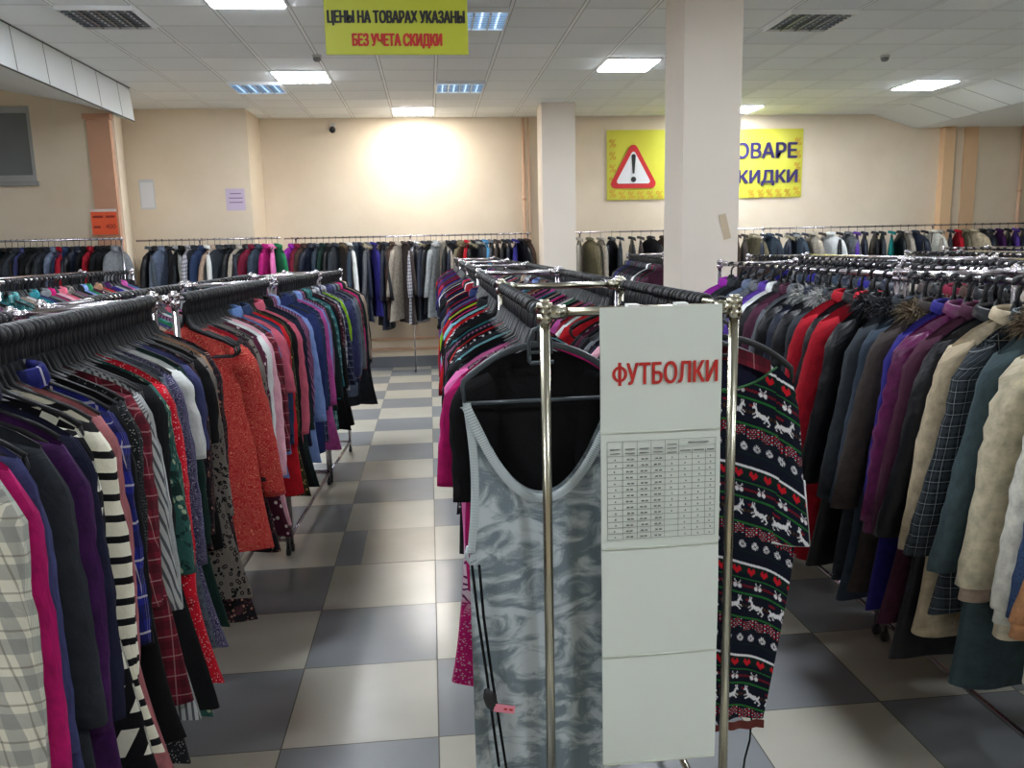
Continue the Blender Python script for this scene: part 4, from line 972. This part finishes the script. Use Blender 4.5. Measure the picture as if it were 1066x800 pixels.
# black T-shirt right behind
gb = garment('jet', 'tee', (.293, 2.255, 1.704), .02, 0, 901, dict(L=1.02, sl=.34, sw=.205, neck=.02, t=.02, swing=.03))
tag(gb['o'], 'plain black T-shirt hanging directly behind the grey marbled tank dress', 'T-shirt')
want_hanger((.293, 2.255, 1.704), .02, "the front middle rack's left rail")
# cords with a pink tag
t = empty('hang_tag', (.085, 2.13, 1.0)); tag(t, 'pink price tag on black cords beside the grey tank dress', 'tag')
cd = MB()
cd.tube([(0, 0, 0), (.012, 0, -.15), (.032, 0, -.33), (.05, 0, -.52), (.06, 0, -.62)], .004, 8, sy=1.6)
cd.tube([(.02, 0, .0), (.028, 0, -.15), (.046, 0, -.33), (.066, 0, -.50), (.085, 0, -.66)], .004, 8, sy=1.6)
cd.build('cord', CM('jet'), t)
MB().tube([(.028, -.006, -.37), (.036, -.008, -.39), (.044, -.008, -.42), (.048, -.006, -.44)], [.006, .018, .018, .006], 12, sy=.5).build('security_clip', m_cam, t)
pt = MB().box(0, .06, -.001, .001, -.012, .012).build('price_tag', plainmat('pink_tag', (232, 140, 160), .5), t, smooth=False); pt.location = (.05, -.014, -.425); pt.rotation_euler = (0, .22, 0)
mk = MB().box(.028, .038, -.002, -.001, -.003, .003).box(.044, .054, -.002, -.001, -.003, .003).build('print_line', m_redink, pt, smooth=False)

# reindeer dress: the knit pattern is a per-point colour on a dense cloth grid
DEER = ["..............X.X..", "...............XX..", "..............XXX..", "..............XXXX.", ".............XXX.X.", ".............XX....", "............XXX....", ".X........XXXXX....", ".XX..XXXXXXXXXX....", "..XXXXXXXXXXXX.XX..", "..XXXXXXXXXXXX...X.", "..XXXXXXXXX.XXX....", ".XXXX.XXX.....XX...", ".XX.X..........XX..", "XX...X.............", "X....XX............", ".X.................", ".XX................"]
HEART = [".XX...XX.", "XXXX.XXXX", "XXXXXXXXX", "XXXXXXXXX", ".XXXXXXX.", "..XXXXX..", "...XXX...", "....X...."]
BELL = [".X.....X.", "..X...X..", "...X.X...", ".XX...XX.", "XXXX.XXXX", "XXXX.XXXX", "XXXX.XXXX", ".XX...XX."]
FLAKE = ["...X.X...", ".X.XXX.X.", "..XX.XX..", "XX.X.X.XX", ".XX...XX.", "XX.X.X.XX", "..XX.XX..", ".X.XXX.X.", "...X.X..."]
DRED = lin((120, 20, 34))
NAVY, GRN, DGRN, RED, WHT, BRN = [lin(c) for c in ((14, 18, 34), (34, 104, 44), (12, 34, 30), (190, 20, 36), (222, 222, 226), (66, 44, 22))]
def stamp(bm_, u, v, pitch, px, flip=False):
    k = math.floor(u/pitch); lu = u-k*pitch; wdt = len(bm_[0]); c = int(lu/px); r_ = int(v/px)
    if flip and k % 2: c = wdt-1-c
    return 0 <= r_ < len(bm_) and 0 <= c < wdt and bm_[r_][c] == 'X'
def knit(u, v):
    """u across, v down in metres, bands repeat every .245 m"""
    u /= 1.2; v /= 1.2; w = v+.012; b = w % .245
    if b < .006: return WHT
    if .012 < b < .036 and stamp(HEART, u, b-.014, .037, .0023): return RED
    if b < .040: return NAVY if b > .03 else DGRN
    if b < .043: return GRN
    if b < .078:
        if stamp(BELL, u+.02, b-.050, .056, .0023): return WHT
        if abs(b-.060+.002*math.sin(u*900)) < .0022: return DRED
        return NAVY
    if b < .083: return GRN
    if b < .142:
        if stamp(DEER, u+.01, b-.089, .060, .0025, True): return WHT
        if abs(b-.112) < .004 and math.sin(u*700) > -.3: return BRN
        if abs(b-.096) < .003 and math.sin(u*95) > .7: return DRED
        return NAVY
    if b < .147: return GRN
    if b < .178:
        q = math.sin(u*560+1.5*math.sin(u*197))*math.sin(b*620+u*160)*(abs(b-.1625+.005*math.sin(u*150)) < .0125)
        return RED if q > .45 else WHT if q < -.75 else NAVY
    if b < .181: return DGRN
    if b < .214:
        if stamp(FLAKE, u, b-.190, .032, .0020): return WHT
        return NAVY
    if b < .218: return DGRN
    return NAVY
def knitmat():
    t_ = NT('knit_pattern', .9); a = t_.n('ShaderNodeVertexColor', layer_name='Col'); t_.col(a.outputs[0]); t_.b.inputs['Specular IOR Level'].default_value = .2
    return t_.m
m_knit = knitmat()
def dress_panel(name, X, Z, nx, nz, yf, pu, parent, mat):
    mb = MB(); P = [[None]*(nx+1) for _ in range(nz+1)]; cols = []
    for i in range(nz+1):
        for j in range(nx+1):
            u = j/nx; v = i/nz; x, z = X(u, v), Z(u, v); P[i][j] = (x, yf(u, v), z); cols.append(knit(*pu(x, z, u, v)))
    mb.grid(P); o = mb.build(name, mat, parent); ca = o.data.color_attributes.new('Col', 'FLOAT_COLOR', 'POINT')
    ca.data.foreach_set('color', [c for p in cols for c in (*p, 1.0)])
    return o
t = empty('sweater_dress', (.812, 2.215, 1.704)); tag(t, 'navy holiday dress with reindeer, hearts and snowflakes behind the right chrome post', 'dress')
def dhw(v): return .218+.044*v if v < .5 else .240-.078*((v-.5)/.5)**1.1
def dtop(x): ax = abs(x)/.218; return -.245+.055*(ax/.78)**2.2 if ax < .78 else -.190-.05*((ax-.78)/.22)
FX = lambda u, v: (-1+2*u)*dhw(v)
FZ = lambda u, v: dtop((-1+2*u)*.218)*(1-v)+(-1.285-.01*math.sin(u*7))*v
FY = lambda u, v: -.014-.012*(1-(2*u-1)**2)*min(1, v*4)-.009*v*math.sin(u*9+v*3)-.006*math.sin(u*17+v*5)*v
sagf = lambda x, z, u, v: (x+.4, -z-.17-1.1*abs(x)**1.6*(1 if x > 0 else .6)-.004*math.sin(x*26))
dress_panel('body', FX, FZ, 290, 560, FY, sagf, t, m_knit)
bk = MB(); bk.grid([[(FX(1-j/14, i/20), .016+.006*math.sin(j+i*.4), (-.15-.4*abs(FX(j/14, 0)))*(1-i/20)-1.285*i/20) for j in range(15)] for i in range(21)])
bk.build('back_panel', CM('navy'), t)
for s in (-1, 1):
    # elbow sleeve, a flat tube from shoulder to z about .97
    def SX(u, v, s=s): return s*((.165+.065*u)*(1-v)+(.165+.12*u)*v)
    def SZ(u, v): return (-.205-.075*u**1.6)*(1-v)+(-.715-.02*u)*v
    def SY(u, v): return -.014-.014*math.sin(PI*u)-.004*math.sin(v*9)
    so = dress_panel('sleeve', SX, SZ, 60, 280, SY, lambda x, z, u, v: (x+.4, -z-.17-1.1*abs(x)**1.6), t, m_knit)
    MB().grid([[(SX(j/4, i/10), .014*math.sin(PI*j/4), SZ(j/4, i/10)) for j in range(5)] for i in range(11)]).build('sleeve_back', CM('navy'), so)
    MB().tube([(SX(0, 1), -.018, SZ(0, 1)), (SX(.5, 1), -.026, SZ(.5, 1)), (SX(1, 1), -.012, SZ(1, 1))], .0035, 8).tube([(SX(1, .55)+s*.002, -.012, SZ(1, .55)), (SX(1, 1)+s*.002, -.012, SZ(1, 1))], .003, 8).build('sleeve_hem', CM('white'), so)
MB().tube([((-1+2*k/30)*.172, -.03+.03*abs(-1+2*k/30)**2, dtop((-1+2*k/30)*.172)) for k in range(31)], .0035, 8).build('neck_binding', plainmat('green_binding', (40, 96, 50), .8), t)
MB().grid([[((-1+2*j/30)*.158, -.022-.004*math.sin(j*1.3), -1.285-.028*i) for j in range(31)] for i in range(2)]).build('lace_hem', plainmat('lace_brown', (96, 36, 28), .8), t)
MB().tube([(.125, -.01, -1.28), (.120, -.012, -1.36), (.105, -.014, -1.42), (.102, -.01, -1.47)], .003, 6).build('loose_cord', CM('jet'), t)
hz = MB()   # striped scarf-like lining seen inside the neckline
hz.grid([[(.0+.155*u/8, .006-.004*w_, -.118-.055*(u/8)**1.4-.022*w_) for u in range(9)] for w_ in range(3)], False, [[(u*.02, w_*.02) for u in range(9)] for w_ in range(3)])
ob = hz.build('neck_lining', CM('maroon_plaid'), t)


# ------------------------------------------------------------------ white paper banner on the front rack
t = empty('paper_banner', (.598, 2.065, 1.712)); tag(t, 'tall white folded banner with red Cyrillic heading hung from the front rack', 'banner', )
m_paper = plainmat('laminated_paper', (222, 230, 222), .35, var=.03, scale=5)
t.rotation_euler = (0, -.004, 0)
hts = [.335, .325, .318, .332]; z = 0
for k, hgt in enumerate(hts):
    P = []
    for i in range(13):
        v = i/12; bow = -.004*math.sin(PI*v)-.0015
        P.append([(x, bow+.0015*math.sin(x*14+k), z-hgt*v) for x in [-.164+.328*j/10 for j in range(11)]])
    pb = MB().grid(P); pb.grid([[(p[0], p[1]+.0025, p[2]) for p in r][::-1] for r in P])
    for e in (-.164, .164): pb.add([(e, -.0015, z), (e, .0025, z), (e, .0025, z-hgt), (e, -.0015, z-hgt)], [(0, 1, 2, 3)])
    pp = pb.build('paper_pocket', m_paper, t)
    z -= hgt
    MB().tube([(-.162, -.003, z), (.162, -.003, z)], .0028, 8).build('fold_seam', plainmat('seam_paper_%d' % k, (206, 212, 200), .4), pp)
m_head = plainmat('heading_red', (186, 36, 30), .5)
text('УТБОЛКИ', .248, .060, m_head, t, (.028, -.0085, -.176), .028, 'heading')
ph = MB()
for q in range(24):          # the first letter: a stem through a round bowl
    a0, a1 = 2*PI*q/24, 2*PI*(q+1)/24
    ph.add([(.0205*math.cos(a0), 0, .0215*math.sin(a0)), (.0205*math.cos(a1), 0, .0215*math.sin(a1)), (.0115*math.cos(a1), 0, .0145*math.sin(a1)), (.0115*math.cos(a0), 0, .0145*math.sin(a0))], [(0, 1, 2, 3)])
ph.add([(-.0045, -.0003, -.031), (.0045, -.0003, -.031), (.0045, -.0003, .031), (-.0045, -.0003, .031)], [(0, 1, 2, 3)])
ph.build('heading_letter', m_head, t, smooth=False, loc=(-.1135, -.0085, -.176))
tb = MB(); m_line = plainmat('table_grey_ink', (112, 116, 112), .6)
x0, x1, zt, zb = -.148, .150, -.358, -.632; nr = 14
zz = [zt, zt-.040]+[zt-.040-(zt-.040-zb)*k/nr for k in range(1, nr+1)]
xs = [x0, x0+.042, x0+.082, x0+.120, x0+.158, x0+.196, x0+.233, x0+.270, x1]
th = .0005
for q in zz: tb.box(x0, x1, -.0078, -.0072, q-th, q+th)
for k, q in enumerate(xs): tb.box(q-th, q+th, -.0078, -.0072, zb, zt if k not in (6, 7) else zt-.028)
tb.box(xs[5], x1, -.0078, -.0072, zt-.020-th, zt-.020+th); tb.build('size_table_lines', m_line, t, smooth=False)
mk = MB(); rr = random.Random(5)
for i in range(nr):
    zc = (zz[1+i]+zz[2+i])/2-.002
    for j in range(8):
        if j == 4 and i > 9: continue
        wdt = .004 if j in (0, 4, 5, 6, 7) else .009
        xc = (xs[j]+xs[j+1])/2+rr.uniform(-.002, .002)
        for q in ((-1, 1) if wdt > .005 else (0,)): mk.box(xc+q*wdt*.6-wdt*.42, xc+q*wdt*.6+wdt*.42, -.0078, -.0072, zc-.002, zc+.002)
for j in range(5):
    for q in range(3 if j == 4 else 2):
        xc = (xs[j]+xs[j+1])/2; zc = zt-.022-.011*q+(.008 if j == 4 else 0); mk.box(xc-.013, xc+.013, -.0078, -.0072, zc-.0014, zc+.0014)
mk.box(xs[5]+.025, x1-.02, -.0078, -.0072, zt-.012, zt-.009)
for j in (5, 6, 7): mk.box(xs[j]+.004, xs[j+1]-.004, -.0078, -.0072, zt-.034, zt-.031)
mk.build('size_table_entries', m_line, t, smooth=False)
cl = MB()
for x in (-.075, .055): cl.box(x-.015, x+.015, -.005, .03, -.004, .006)
cl.build('hanging_tape', m_frame, t, smooth=False)
flush_hangers()
